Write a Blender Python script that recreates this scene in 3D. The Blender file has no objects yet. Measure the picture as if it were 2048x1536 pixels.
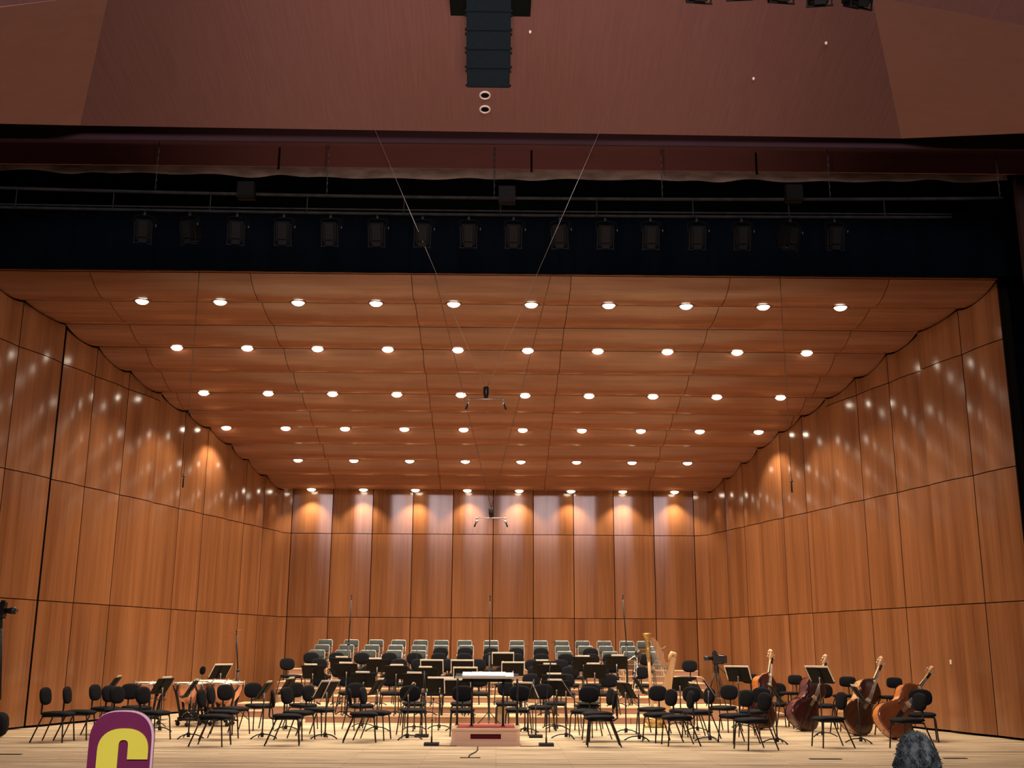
import bpy, math, random
from mathutils import Vector, Matrix, Euler
random.seed(7)
sc = bpy.context.scene
COL = sc.collection
R = math.radians
PI = math.pi

# ------------------------------------------------------------------ camera
CAM_R = Vector((0.9998955, -0.0134786, 0.0052326))
CAM_U = Vector((-0.0082641, -0.2358133, 0.9717632))
CAM_F = Vector((0.0118641, 0.9717049, 0.2359))
cd = bpy.data.cameras.new('camera'); cam = bpy.data.objects.new('camera', cd); COL.objects.link(cam)
cd.sensor_width = 36.0; cd.lens = 2193.07 / 2048 * 36.0; cd.clip_start = 0.1; cd.clip_end = 200
cam.matrix_world = Matrix(((CAM_R.x, CAM_U.x, -CAM_F.x, 0), (CAM_R.y, CAM_U.y, -CAM_F.y, 0), (CAM_R.z, CAM_U.z, -CAM_F.z, 1.55), (0, 0, 0, 1)))
sc.camera = cam
# ------------------------------------------------------------------ world, exposure
wd = bpy.data.worlds.new('world'); sc.world = wd; wd.use_nodes = True
wd.node_tree.nodes['Background'].inputs[0].default_value = (0.55, 0.6, 1.0, 1)
wd.node_tree.nodes['Background'].inputs[1].default_value = 0.003
sc.view_settings.view_transform = 'Standard'; sc.view_settings.look = 'None'
sc.view_settings.exposure = 0.0; sc.view_settings.gamma = 1.0; sc.view_settings.use_curve_mapping = False
# ------------------------------------------------------------------ lighting levels
DOWN_W = 170.0           # each shell downlight
DOWN_COL = (1.0, 0.85, 0.66)
ROW_DIM = [1.3, 1.2, 1.0, 0.85, 0.60, 0.38]
LENS_E = 19.0
def area(name, loc, target, size, w, col):
    l = bpy.data.lights.new(name, 'AREA'); l.shape = 'RECTANGLE'; l.size = size[0]; l.size_y = size[1]; l.energy = w; l.color = col
    o = bpy.data.objects.new(name, l); COL.objects.link(o); o.location = loc
    o.rotation_euler = (Vector(target) - Vector(loc)).to_track_quat('-Z', 'Y').to_euler(); return o
def spot(name, loc, target, w, col, ang, size=0.15, blend=0.6):
    l = bpy.data.lights.new(name, 'SPOT'); l.energy = w; l.color = col; l.spot_size = R(ang); l.spot_blend = blend; l.shadow_soft_size = size
    o = bpy.data.objects.new(name, l); COL.objects.link(o); o.location = loc
    o.rotation_euler = (Vector(target) - Vector(loc)).to_track_quat('-Z', 'Y').to_euler(); return o
# unseen house light above and behind the audience, raised to brighten canopy and sign
area('house_light', (0, -3, 11.5), (0, 14, 4), (14, 5), 3000, (1.0, 0.82, 0.86))
spot('canopy_fill', (0, 4.0, 3.2), (0, 15.6, 10.0), 2700, (1.0, 0.66, 0.50), 50, 0.4, 1.0)  # added fill spot, no lamp there, aimed up to brighten the canopy

# ------------------------------------------------------------------ measured places (metres)
LEFT_CHAIRS=[(-7.467, 19.606, 86, 117), (-7.271, 20.09, 92, 161), (-7.227, 21.277, 80, 213), (-6.761, 20.625, 75, 240), (-6.466, 20.159, 72, 256), (-6.801, 21.681, 50, 273), (-5.976, 20.042, 70, 308), (-4.637, 18.961, 85, 431), (-4.82, 20.3, 85, 448), (-4.919, 21.489, 58, 468), (-4.697, 22.656, 42, 518), (-3.493, 19.194, 99, 575), (-3.487, 20.254, 70, 598), (-3.876, 22.941, 48, 606), (-3.286, 21.279, 66, 639), (-2.714, 22.85, 32, 721), (-2.296, 19.884, 97, 728), (-2.131, 20.369, 80, 753), (-1.557, 21.259, 16, 825), (-1.715, 23.796, 14, 828), (-0.729, 23.896, 0, 923), (-0.631, 21.341, 2, 925)]
RIGHT_CHAIRS=[(0.213, 23.992, -3, 1013), (0.411, 21.612, -8, 1036), (0.875, 22.595, -14, 1081), (1.272, 24.325, -8, 1112), (1.637, 21.194, -24, 1169), (1.856, 23.089, -18, 1176), (1.797, 20.381, -78, 1194), (1.733, 19.181, -92, 1199), (2.998, 22.029, -38, 1303), (2.874, 20.157, -68, 1318), (3.067, 19.427, -84, 1353), (3.545, 21.536, -45, 1368), (3.711, 21.034, -72, 1395), (4.526, 22.742, -42, 1446), (4.177, 19.957, -66, 1470), (4.179, 18.686, -72, 1503), (4.826, 21.3, -45, 1509), (5.976, 24.351, -22, 1551), (6.863, 23.783, -12, 1649), (5.586, 19.199, -82, 1656), (6.807, 18.883, -78, 1814), (7.698, 20.553, -18, 1845)]
RISER_CHAIRS={1:[(-2.362, 25.45, 0.145, 12, 782), (-0.393, 25.45, 0.145, 0, 958), (1.535, 25.45, 0.145, -5, 1130), (-3.278, 25.45, 0.145, 22, 700), (2.489, 25.45, 0.145, -15, 1215), (-3.893, 25.45, 0.145, 24, 645), (-1.468, 25.45, 0.145, 6, 862), (-0.986, 25.45, 0.145, 4, 905), (0.773, 25.45, 0.145, -3, 1062)],2:[(-3.708, 27.15, 0.29, 18, 683), (-1.498, 27.15, 0.29, 6, 868), (-0.637, 27.15, 0.29, 0, 940), (1.759, 27.15, 0.29, -4, 1140), (3.439, 27.15, 0.29, -12, 1280), (-3.004, 27.15, 0.29, 14, 742), (-2.239, 27.15, 0.29, 10, 806), (0.177, 27.15, 0.29, 0, 1008), (0.944, 27.15, 0.29, -2, 1072), (2.479, 27.15, 0.29, -8, 1200)],3:[(-5.144, 28.45, 0.435, 35, 583), (-4.393, 28.45, 0.435, 22, 643), (-2.427, 28.45, 0.435, 10, 800), (-1.937, 28.45, 0.435, 8, 839), (-1.185, 28.45, 0.435, 3, 899), (-0.469, 28.45, 0.435, 0, 956), (0.913, 28.45, 0.435, -2, 1066), (1.593, 28.45, 0.435, -5, 1120), (2.058, 28.45, 0.435, -6, 1157), (2.864, 28.45, 0.435, -10, 1221), (4.768, 28.45, 0.435, -30, 1372)],4:[(-4.767, 29.4, 0.58, 20, 626), (-4.12, 29.4, 0.58, 16, 676), (-3.472, 29.4, 0.58, 14, 726), (-2.772, 29.4, 0.58, 10, 780), (-2.123, 29.4, 0.58, 8, 830), (-1.5, 29.4, 0.58, 4, 878), (-0.837, 29.4, 0.58, 2, 929), (-0.162, 29.4, 0.58, 0, 981), (0.502, 29.4, 0.58, 0, 1032), (1.152, 29.4, 0.58, -3, 1082), (1.79, 29.4, 0.58, -6, 1131), (2.454, 29.4, 0.58, -8, 1182), (2.936, 29.4, 0.58, -10, 1219), (3.888, 29.4, 0.58, -14, 1292)],5:[(-1.514, 30.4, 0.725, 2, 881), (-0.855, 30.4, 0.725, 1, 930), (-0.155, 30.4, 0.725, 0, 982), (0.531, 30.4, 0.725, -1, 1033), (1.191, 30.4, 0.725, -2, 1082), (2.526, 30.4, 0.725, -5, 1181)]}
CHOIR={5:[(-4.873, 30.5, 0.725, 0, 632), (-4.173, 30.5, 0.725, 0, 684), (-3.492, 30.5, 0.725, 0, 734.6), (-2.786, 30.5, 0.725, 0, 787), (-2.13, 30.5, 0.725, 0, 835.7), (1.844, 30.5, 0.725, 0, 1130), (3.084, 30.5, 0.725, 0, 1221.6), (3.658, 30.5, 0.725, 0, 1264), (4.335, 30.5, 0.725, 0, 1314)],6:[(-4.893, 31.45, 0.87, 0, 642), (-4.212, 31.45, 0.87, 0, 691), (-3.496, 31.45, 0.87, 0, 742.5), (-2.836, 31.45, 0.87, 0, 790), (-2.182, 31.45, 0.87, 0, 837), (-1.569, 31.45, 0.87, 0, 881), (-0.859, 31.45, 0.87, 0, 932), (-0.162, 31.45, 0.87, 0, 982), (0.563, 31.45, 0.87, 0, 1034), (1.233, 31.45, 0.87, 0, 1082), (1.847, 31.45, 0.87, 0, 1126), (2.489, 31.45, 0.87, 0, 1172), (3.069, 31.45, 0.87, 0, 1213.5), (3.7, 31.45, 0.87, 0, 1258.6), (4.404, 31.45, 0.87, 0, 1309)],7:[(-4.947, 32.35, 1.015, 0, 648.5), (-4.195, 32.35, 1.015, 0, 701), (-3.48, 32.35, 1.015, 0, 751), (-2.835, 32.35, 1.015, 0, 796), (-2.198, 32.35, 1.015, 0, 840.5), (-1.603, 32.35, 1.015, 0, 882), (-0.929, 32.35, 1.015, 0, 929), (-0.168, 32.35, 1.015, 0, 982), (0.579, 32.35, 1.015, 0, 1034), (1.261, 32.35, 1.015, 0, 1081.5), (1.879, 32.35, 1.015, 0, 1124.5), (2.476, 32.35, 1.015, 0, 1166), (3.102, 32.35, 1.015, 0, 1209.5), (3.756, 32.35, 1.015, 0, 1255), (4.26, 32.35, 1.015, 0, 1290)]}
LEFT_STANDS=[(-7.317, 21.771, 0.0, 0.856, -86, 1, 217), (-6.471, 22.085, 0.0, 0.841, -110, 1, 317), (-5.473, 20.429, 0.0, 0.845, -87, 1, 374), (-6.193, 25.486, 0.0, 1.04, -122, 2, 434), (-4.185, 20.502, 0.0, 0.805, -95, 1, 521.5), (-4.135, 22.503, 0.0, 0.83, -100, 1, 569.5), (-3.072, 20.565, 0.0, 0.826, -120, 2, 648), (-2.739, 23.451, 0.0, 0.927, 176, 1, 724), (-2.359, 22.478, 0.0, 0.82, -107, 1, 751), (-1.598, 20.421, 0.0, 0.795, -92, 1, 812), (-1.62, 22.662, 0.0, 0.943, 180, 1, 828), (-1.143, 22.973, 0.0, 0.84, 180, 2, 878), (-0.764, 22.442, 0.0, 0.82, 178, 2, 914)]
RIGHT_STANDS=[(0.57, 22.256, 0.0, 0.766, 137, 2, 1051), (1.182, 23.413, 0.0, 0.917, 178, 1, 1108), (1.216, 22.982, 0.0, 0.812, 174, 1, 1113.6), (1.291, 20.811, 0.0, 0.86, 89, 1, 1134.6), (2.517, 22.047, 0.0, 0.802, 118, 1, 1254), (2.571, 20.429, 0.0, 0.944, 93, 0, 1281), (3.936, 24.359, 0.0, 0.863, 176, 0, 1362), (4.004, 22.657, 0.0, 0.768, 105, 1, 1397), (3.804, 20.276, 0.0, 0.895, 83, 1, 1422.5), (5.056, 23.666, 0.0, 1.081, 146, 2, 1481), (4.904, 19.907, 0.0, 0.819, 86, 1, 1557), (6.17, 21.568, 0.0, 1.112, 127, 2, 1647), (6.423, 20.094, 0.0, 0.811, 85, 1, 1724.4)]
RISER_STANDS=[(-4.069, 25.2, 0.145, 1.059, 172, 1, 627), (-3.619, 26.4, 0.29, 1.205, 178, 1, 683), (-3.328, 25.2, 0.145, 1.095, 176, 1, 694), (-2.78, 26.4, 0.29, 1.175, 180, 1, 755), (-2.227, 25.2, 0.145, 1.057, 180, 1, 793), (-1.56, 25.2, 0.145, 1.012, 180, 1, 853), (-1.509, 26.4, 0.29, 1.148, 180, 2, 864), (-0.798, 26.4, 0.29, 1.151, 180, 2, 925), (-0.693, 25.2, 0.145, 1.006, 180, 2, 931), (0.152, 27.6, 0.29, 1.324, 180, 2, 1006), (0.381, 26.4, 0.29, 1.112, 180, 2, 1026), (1.093, 26.4, 0.29, 1.161, 180, 1, 1087), (1.155, 25.2, 0.145, 1.096, 180, 1, 1097), (2.029, 26.4, 0.29, 1.257, 180, 1, 1167), (2.181, 25.2, 0.145, 1.101, 180, 1, 1189), (2.802, 26.4, 0.29, 1.277, 180, 1, 1233)]
PODIUM_L=(-0.763, 19.107, 0.0)
PODIUM_R=(0.416, 19.167, 0.0)
MIC_A=(-1.358, 21.012, 0.0)
MIC_B=(-1.074, 19.189, 0.0)
MIC_C=(0.726, 21.013, -0.0)
MIC_D=(0.838, 19.189, 0.0)
MIC_A_T=(-1.339, 20.5, 1.167)
MIC_B_T=(-1.058, 19.05, 0.735)
MIC_C_T=(0.691, 20.4, 1.031)
MIC_D_T=(0.909, 19.0, 1.312)
TALL_A=(-3.483, 26.9, 2.797)
TALL_B=(-0.155, 23.9, 2.675)
TALL_C=(3.087, 27.4, 2.872)
TALL_D=(-5.924, 25.6, 1.941)
HARP=(3.32, 23.853, -0.0)
HARP_TOP=(3.231, 23.853, 1.904)
BASS_1=(5.383, 23.248, 0.408, 1.382)
BASS_2=(6.087, 22.87, 0.628, 1.37)
BASS_3=(6.779, 21.728, 0.69, 1.31)
BASS_4=(7.177, 20.796, 0.978, 1.379)
STOOL_1=(5.463, 24.6, 0.707)
STOOL_2=(6.173, 23.9, 0.709)
STOOL_3=(6.904, 22.6, 0.717)
STOOL_4=(7.601, 22.0, 0.79)
TIMP_1=(-7.269, 24.0, 0.86)
TIMP_2=(-6.323, 23.6, 0.869)
TIMP_3=(-6.1, 24.6, 0.886)
TIMP_4=(-5.626, 23.7, 0.881)
THRONE=(-6.612, 24.9, 1.06)
VIDEO_R=(5.254, 26.753, 0.29)
VIDEO_R_TOP=(5.078, 26.6, 1.373)
VIDEO_L_TIP=(-8.437, 19.6, 2.176)
CLARI=(3.16, 26.553, 0.29)
CLARI_TOP=(3.387, 26.553, 1.582)
MICBAR_1=(-0.219, 18.2, 5.711)
MICBAR_2=(-0.144, 23.0, 4.25)
HANG_L=(-5.808, 20.16, 4.588)
HANG_R=(5.448, 20.16, 4.577)
ANCH_1=(-2.172, 16.3, 10.025)
ANCH_2=(1.885, 15.8, 10.293)
ANCH_3=(-1.266, 20.15, 8.611)
ANCH_4=(0.991, 20.15, 8.613)
HDR_BOT=(-0.014, 18.0, 9.851)
VAL_TOP=(-0.014, 18.2, 10.011)
VAL_BOT=(-0.012, 18.2, 9.769)
JAMB=(9.168, 18.0, 9.725)
SHADE_T=(-0.018, 17.0, 10.038)
SHADE_B=(-0.016, 17.0, 9.818)
BORD_BOT_L=(-9.588, 20.05, 8.604)
BORD_BOT_R=(9.55, 20.05, 8.602)
BORD_BOT_M=(0.002, 20.05, 8.558)
PIPE_TL=(-8.39, 17.2, 9.033)
PIPE_TM=(-1.27, 17.2, 8.941)
PIPE_TR=(8.505, 17.2, 9.04)
PIPE_ML=(-8.354, 17.2, 8.719)
PIPE_MM=(-1.265, 17.2, 8.707)
PIPE_MR=(6.742, 17.2, 8.803)
PIPE_BL=(-8.35, 17.2, 8.684)
PIPE_BM=(-1.263, 17.2, 8.635)
PIPE_BR=(6.735, 17.2, 8.713)
CANB=(-0.018, 16.8, 9.92)
CHAIN_X=[-5.799, -2.926, -0.109, 2.727, 5.573, 8.464]
LANTERN=[(-5.935, 17.3, 8.554), (-5.181, 17.3, 8.535), (-4.395, 17.3, 8.535), (-3.615, 17.3, 8.525), (-2.836, 17.3, 8.525), (-2.056, 17.3, 8.524), (-1.3, 17.3, 8.523), (-0.527, 17.3, 8.531), (0.222, 17.3, 8.53), (0.997, 17.3, 8.539), (1.756, 17.3, 8.547), (2.516, 17.3, 8.555), (3.293, 17.3, 8.563), (4.047, 17.3, 8.571), (4.869, 17.3, 8.589), (5.616, 17.3, 8.597)]
BOXES=[(-4.244, 17.1, 8.981), (0.108, 17.1, 8.949), (4.925, 17.1, 9.029)]
CA=(-6.963, 16.708, 9.944)
CB=(6.712, 16.802, 9.919)
CC=(-5.682, 14.117, 10.617)
CD=(5.324, 13.948, 10.661)
RING1=(-0.261, 15.91, 10.151)
RING2=(-0.264, 16.222, 10.07)
RG=(-0.181, 15.909, 10.151)
DOT1=(3.939, 15.48, 10.263)
DOT2=(4.874, 14.746, 10.454)
ARR_B=(-0.156, 12.5, 8.405)
ARR_L=(-0.426, 12.5, 8.415)
ARR_R=(0.107, 12.5, 8.422)
ARR_T=(-0.175, 12.5, 9.647)
FR_L=(-0.682, 12.8, 9.738)
FR_R=(0.379, 12.8, 9.753)
SL0=(-8.35, 15.9, 9.56)
SR0=(8.817, 15.9, 9.612)
SLT=(-6.282, 13.861, 10.443)
SL1=(-7.362, 13.628, 10.106)
SRT=(5.551, 13.884, 10.623)
SR1=(7.856, 13.849, 10.137)
SL2=(-10.776, 14.541, 8.885)
SL3=(-10.007, 13.273, 9.261)
SR2=(11.579, 14.781, 9.198)
SR3=(10.932, 13.788, 9.491)
TOPL=[(2.237, 11.0, 8.696), (2.693, 11.0, 8.74), (3.179, 11.0, 8.709), (3.598, 11.0, 8.676), (4.08, 11.0, 8.658)]
HEAD_T=(2.022, 5.5, 1.18)
HEAD_L=(1.913, 5.5, 1.026)
HEAD_R=(2.113, 5.5, 1.027)
SIGN_TL=(-3.156, 9.0, 1.066)
SIGN_TR=(-2.665, 9.0, 1.068)
SIGN_B=(-2.874, 9.0, 0.647)
LC_L=(-3.088, 8.97, 0.781)
LC_R=(-2.694, 8.97, 0.783)
LC_T=(-2.905, 8.97, 0.942)
LC_A=(-2.769, 8.97, 0.713)
LC_G=(-2.894, 8.97, 0.856)
CABLE0=(-0.317, 18.747, 0.0)
CABLE1=(-0.36, 17.357, 0.0)
CABLE2=(-0.522, 17.035, 0.0)
CABLE3=(-0.242, 17.048, 0.0)
SLOT1=(4.896, 17.08, 0.0)
SLOT2=(6.913, 17.284, 0.0)
SLOT0=(-7.242, 17.284, -0.0)
TAG=(8.994, 22.5, 1.366)
RIS_L1=(-4.248, 24.683, 0.0)
RIS_R1=(4.38, 24.875, 0.0)
RIS_L2=(-5.316, 27.679, 0.0)
RIS_L2b=(-5.848, 27.636, 0.0)
RIS_R2=(5.339, 26.998, 0.29)
CAMC=(0.0, 0.0, 1.55)

# ------------------------------------------------------------------ materials
def mat(name, col, rough=0.6, metal=0.0, spec=0.5, noise=None, emit=None, bump=None, sheen=0, coat=0):
    m = bpy.data.materials.new(name); m.use_nodes = True; nt = m.node_tree; b = nt.nodes['Principled BSDF']
    b.inputs['Base Color'].default_value = (*col, 1); b.inputs['Roughness'].default_value = rough
    b.inputs['Metallic'].default_value = metal; b.inputs['Specular IOR Level'].default_value = spec
    if sheen: b.inputs['Sheen Weight'].default_value = sheen
    if coat: b.inputs['Coat Weight'].default_value = coat; b.inputs['Coat Roughness'].default_value = 0.1
    if emit: b.inputs['Emission Color'].default_value = (*emit[0], 1); b.inputs['Emission Strength'].default_value = emit[1]
    N = nt.nodes; L = nt.links
    if noise or bump:
        tc = N.new('ShaderNodeTexCoord'); mp = N.new('ShaderNodeMapping'); L.new(tc.outputs['Object'], mp.inputs[0])
        mp.inputs['Scale'].default_value = (noise or bump)[0]
        nz = N.new('ShaderNodeTexNoise'); nz.inputs['Scale'].default_value = 1.0; nz.inputs['Detail'].default_value = 4
        L.new(mp.outputs[0], nz.inputs['Vector'])
    if noise:
        mx = N.new('ShaderNodeMix'); mx.data_type = 'RGBA'; mx.inputs[6].default_value = (*col, 1); mx.inputs[7].default_value = (*noise[1], 1)
        cr = N.new('ShaderNodeMapRange'); cr.inputs[1].default_value = 0.35; cr.inputs[2].default_value = 0.65
        L.new(nz.outputs[0], cr.inputs[0]); L.new(cr.outputs[0], mx.inputs[0]); L.new(mx.outputs[2], b.inputs['Base Color'])
    if bump:
        bp = N.new('ShaderNodeBump'); bp.inputs['Strength'].default_value = bump[1]; bp.inputs['Distance'].default_value = bump[2]
        L.new(nz.outputs[0], bp.inputs['Height']); L.new(bp.outputs[0], b.inputs['Normal'])
    return m
def wood(name, dark, light, fine, broad, rough=0.33, spec=0.5, panel_var=0.10, rough_var=0.0):
    m = bpy.data.materials.new(name); m.use_nodes = True; nt = m.node_tree; N = nt.nodes; L = nt.links; b = N['Principled BSDF']
    b.inputs['Roughness'].default_value = rough; b.inputs['Specular IOR Level'].default_value = spec
    tc = N.new('ShaderNodeTexCoord'); oi = N.new('ShaderNodeObjectInfo')
    off = N.new('ShaderNodeVectorMath'); off.operation = 'MULTIPLY_ADD'
    cb = N.new('ShaderNodeCombineXYZ'); L.new(oi.outputs['Random'], cb.inputs[0]); L.new(oi.outputs['Random'], cb.inputs[1]); L.new(oi.outputs['Random'], cb.inputs[2])
    L.new(cb.outputs[0], off.inputs[0]); off.inputs[1].default_value = (37, 51, 23); L.new(tc.outputs['Object'], off.inputs[2])
    def nz(scale, det):
        mp = N.new('ShaderNodeMapping'); mp.inputs['Scale'].default_value = scale; L.new(off.outputs[0], mp.inputs[0])
        n = N.new('ShaderNodeTexNoise'); n.inputs['Scale'].default_value = 1; n.inputs['Detail'].default_value = det; L.new(mp.outputs[0], n.inputs['Vector']); return n
    a = nz(fine, 3); c = nz(broad, 2)
    ad = N.new('ShaderNodeMath'); ad.operation = 'MULTIPLY_ADD'; ad.inputs[1].default_value = 0.34; L.new(a.outputs[0], ad.inputs[0])
    m2 = N.new('ShaderNodeMath'); m2.operation = 'MULTIPLY'; m2.inputs[1].default_value = 0.66; L.new(c.outputs[0], m2.inputs[0]); L.new(m2.outputs[0], ad.inputs[2])
    mr = N.new('ShaderNodeMapRange'); mr.inputs[1].default_value = 0.34; mr.inputs[2].default_value = 0.66; L.new(ad.outputs[0], mr.inputs[0])
    mx = N.new('ShaderNodeMix'); mx.data_type = 'RGBA'; mx.inputs[6].default_value = (*dark, 1); mx.inputs[7].default_value = (*light, 1); L.new(mr.outputs[0], mx.inputs[0])
    hv = N.new('ShaderNodeHueSaturation'); v = N.new('ShaderNodeMath'); v.operation = 'MULTIPLY_ADD'; v.inputs[1].default_value = panel_var; v.inputs[2].default_value = 1 - panel_var / 2
    L.new(oi.outputs['Random'], v.inputs[0]); L.new(v.outputs[0], hv.inputs['Value']); L.new(mx.outputs[2], hv.inputs['Color']); L.new(hv.outputs[0], b.inputs['Base Color'])
    return m
def floor_mat():
    m = bpy.data.materials.new('stage_boards'); m.use_nodes = True; nt = m.node_tree; N = nt.nodes; L = nt.links; b = N['Principled BSDF']
    b.inputs['Roughness'].default_value = 0.48; b.inputs['Specular IOR Level'].default_value = 0.35
    tc = N.new('ShaderNodeTexCoord'); br = N.new('ShaderNodeTexBrick'); L.new(tc.outputs['Object'], br.inputs['Vector'])
    br.inputs['Scale'].default_value = 1.0; br.inputs['Brick Width'].default_value = 2.1; br.inputs['Row Height'].default_value = 0.14; br.inputs['Mortar Size'].default_value = 0.004
    br.inputs['Color1'].default_value = (0.50, 0.365, 0.215, 1); br.inputs['Color2'].default_value = (0.67, 0.52, 0.335, 1); br.inputs['Mortar'].default_value = (0.16, 0.09, 0.045, 1); br.inputs['Bias'].default_value = -0.1
    mp = N.new('ShaderNodeMapping'); mp.inputs['Scale'].default_value = (0.9, 9, 1); L.new(tc.outputs['Object'], mp.inputs[0])
    n = N.new('ShaderNodeTexNoise'); n.inputs['Scale'].default_value = 1; n.inputs['Detail'].default_value = 5; L.new(mp.outputs[0], n.inputs['Vector'])
    mr = N.new('ShaderNodeMapRange'); mr.inputs[1].default_value = 0.3; mr.inputs[2].default_value = 0.7; mr.inputs[3].default_value = 0.52; mr.inputs[4].default_value = 1.28; L.new(n.outputs[0], mr.inputs[0])
    ms = N.new('ShaderNodeVectorMath'); ms.operation = 'SCALE'; L.new(br.outputs[0], ms.inputs[0]); L.new(mr.outputs[0], ms.inputs['Scale']); L.new(ms.outputs[0], b.inputs['Base Color'])
    return m
M = {}
M['wall'] = wood('shell_veneer_upright', (0.155, 0.056, 0.020), (0.262, 0.106, 0.040), (18, 18, 0.5), (2.6, 2.6, 0.08), rough=0.155, spec=0.5)
M['ceil'] = wood('shell_veneer_crosswise', (0.205, 0.078, 0.044), (0.30, 0.124, 0.070), (0.7, 22, 22), (0.35, 5, 5), rough=0.22, spec=0.5, panel_var=0.06)
M['floor'] = floor_mat()
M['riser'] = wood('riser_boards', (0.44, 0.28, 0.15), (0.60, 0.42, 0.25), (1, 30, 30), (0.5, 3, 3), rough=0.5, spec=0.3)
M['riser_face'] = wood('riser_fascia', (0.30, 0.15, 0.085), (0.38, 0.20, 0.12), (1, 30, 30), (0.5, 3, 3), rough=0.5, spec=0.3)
M['podium'] = wood('podium_oak', (0.52, 0.32, 0.20), (0.66, 0.44, 0.28), (1, 30, 30), (0.5, 3, 3), rough=0.4)
M['void'] = mat('black_backing', (0.006, 0.004, 0.003), 0.95, spec=0.1)
M['reveal'] = mat('dark_stained_edge', (0.012, 0.004, 0.002), 0.8, spec=0.2, noise=((9, 9, 9), (0.016, 0.006, 0.003)))
M['fab'] = mat('black_upholstery', (0.0032, 0.0032, 0.0046), 0.85, spec=0.15, bump=((90, 90, 90), 0.3, 0.002))
M['blk'] = mat('black_steel', (0.005, 0.0045, 0.0045), 0.45, spec=0.35, noise=((30, 30, 30), (0.008, 0.007, 0.0065)))
M['plate'] = mat('black_desk_plate', (0.004, 0.0035, 0.003), 0.65, spec=0.15, noise=((8, 8, 8), (0.006, 0.005, 0.0045)))
M['chr'] = mat('chrome', (0.75, 0.72, 0.68), 0.18, metal=1.0, noise=((20, 20, 20), (0.68, 0.66, 0.62)))
M['steel'] = mat('satin_steel', (0.55, 0.52, 0.48), 0.35, metal=0.9, noise=((20, 20, 20), (0.48, 0.46, 0.43)))
M['grey'] = mat('grey_upholstery', (0.042, 0.050, 0.045), 0.8, spec=0.25, noise=((40, 40, 40), (0.052, 0.06, 0.053)))
M['paper'] = mat('sheet_paper', (0.86, 0.80, 0.68), 0.7, spec=0.2, noise=((14, 14, 14), (0.80, 0.74, 0.62)))
M['ink'] = mat('printed_page', (0.40, 0.38, 0.33), 0.7, spec=0.2, noise=((3, 60, 60), (0.75, 0.70, 0.6)))
M['copper'] = mat('copper_bowl', (0.85, 0.40, 0.25), 0.38, metal=0.55, noise=((9, 9, 9), (0.78, 0.34, 0.20)), bump=((35, 35, 35), 0.25, 0.004))
M['skin_head'] = mat('drumhead', (0.80, 0.72, 0.54), 0.5, spec=0.4, noise=((6, 6, 6), (0.72, 0.63, 0.46)))
M['gold'] = mat('gilding', (0.78, 0.52, 0.18), 0.32, metal=0.7, noise=((34, 34, 34), (0.30, 0.16, 0.05)), bump=((60, 60, 60), 0.6, 0.006))
M['maple'] = wood('harp_maple', (0.42, 0.23, 0.095), (0.60, 0.36, 0.165), (30, 30, 1.2), (5, 5, 0.6), rough=0.28, panel_var=0.02)
M['harp_neck'] = wood('harp_neck_wood', (0.26, 0.115, 0.045), (0.46, 0.24, 0.10), (30, 4, 4), (5, 2, 2), rough=0.28, panel_var=0.02)
M['bass_or'] = wood('orange_varnish', (0.10, 0.028, 0.010), (0.17, 0.052, 0.018), (28, 28, 2), (5, 5, 2), rough=0.16, spec=0.6, panel_var=0.0)
M['bass_rib'] = wood('flamed_maple_rib', (0.38, 0.095, 0.020), (0.60, 0.21, 0.055), (5, 5, 26), (2, 2, 8), rough=0.14, spec=0.7, panel_var=0.0)
M['bass_dk'] = wood('dark_maroon_varnish', (0.022, 0.006, 0.005), (0.045, 0.012, 0.008), (28, 28, 2), (5, 5, 2), rough=0.16, spec=0.6, panel_var=0.0)
M['bass_br'] = wood('dark_brown_varnish', (0.030, 0.010, 0.005), (0.06, 0.020, 0.009), (28, 28, 2), (5, 5, 2), rough=0.16, spec=0.6, panel_var=0.0)
M['rib_dk'] = wood('maroon_rib', (0.06, 0.012, 0.012), (0.14, 0.04, 0.028), (5, 5, 22), (2, 2, 8), rough=0.14, spec=0.7, panel_var=0.0)
M['rib_br'] = wood('amber_rib', (0.30, 0.12, 0.04), (0.62, 0.36, 0.16), (5, 5, 22), (2, 2, 8), rough=0.14, spec=0.7, panel_var=0.0)
M['ebony'] = mat('ebony', (0.018, 0.012, 0.009), 0.25, spec=0.5, noise=((20, 20, 3), (0.03, 0.02, 0.015)))
M['neckwood'] = wood('pale_neck_maple', (0.40, 0.22, 0.10), (0.62, 0.40, 0.20), (30, 30, 2), (5, 5, 2), rough=0.22, panel_var=0.0)
M['string'] = mat('string', (0.6, 0.52, 0.42), 0.4, metal=0.6, noise=((9, 9, 9), (0.5, 0.43, 0.35)))
M['plaster'] = mat('rose_plaster', (0.205, 0.100, 0.094), 0.75, spec=0.25, noise=((30, 1.2, 1.2), (0.228, 0.113, 0.105)), bump=((60, 4, 4), 0.35, 0.01))
M['plaster_wing_lit'] = mat('rose_plaster_wing_lit', (0.31, 0.158, 0.130), 0.75, spec=0.25, noise=((2, 5, 5), (0.33, 0.170, 0.140)), bump=((60, 4, 4), 0.3, 0.01))  # canopy plaster, made browner and lighter to imitate light on the turned wings
M['plum'] = mat('plum_canopy_shade', (0.034, 0.015, 0.020), 0.8, spec=0.2, noise=((1, 6, 6), (0.04, 0.018, 0.023)))  # canopy shadow on the header wall, put into the colour
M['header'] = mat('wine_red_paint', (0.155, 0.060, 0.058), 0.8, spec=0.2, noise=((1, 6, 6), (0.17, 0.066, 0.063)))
M['jamb'] = mat('dark_wine_jamb', (0.018, 0.006, 0.005), 0.8, spec=0.2, noise=((1, 6, 6), (0.022, 0.008, 0.007)))
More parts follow.
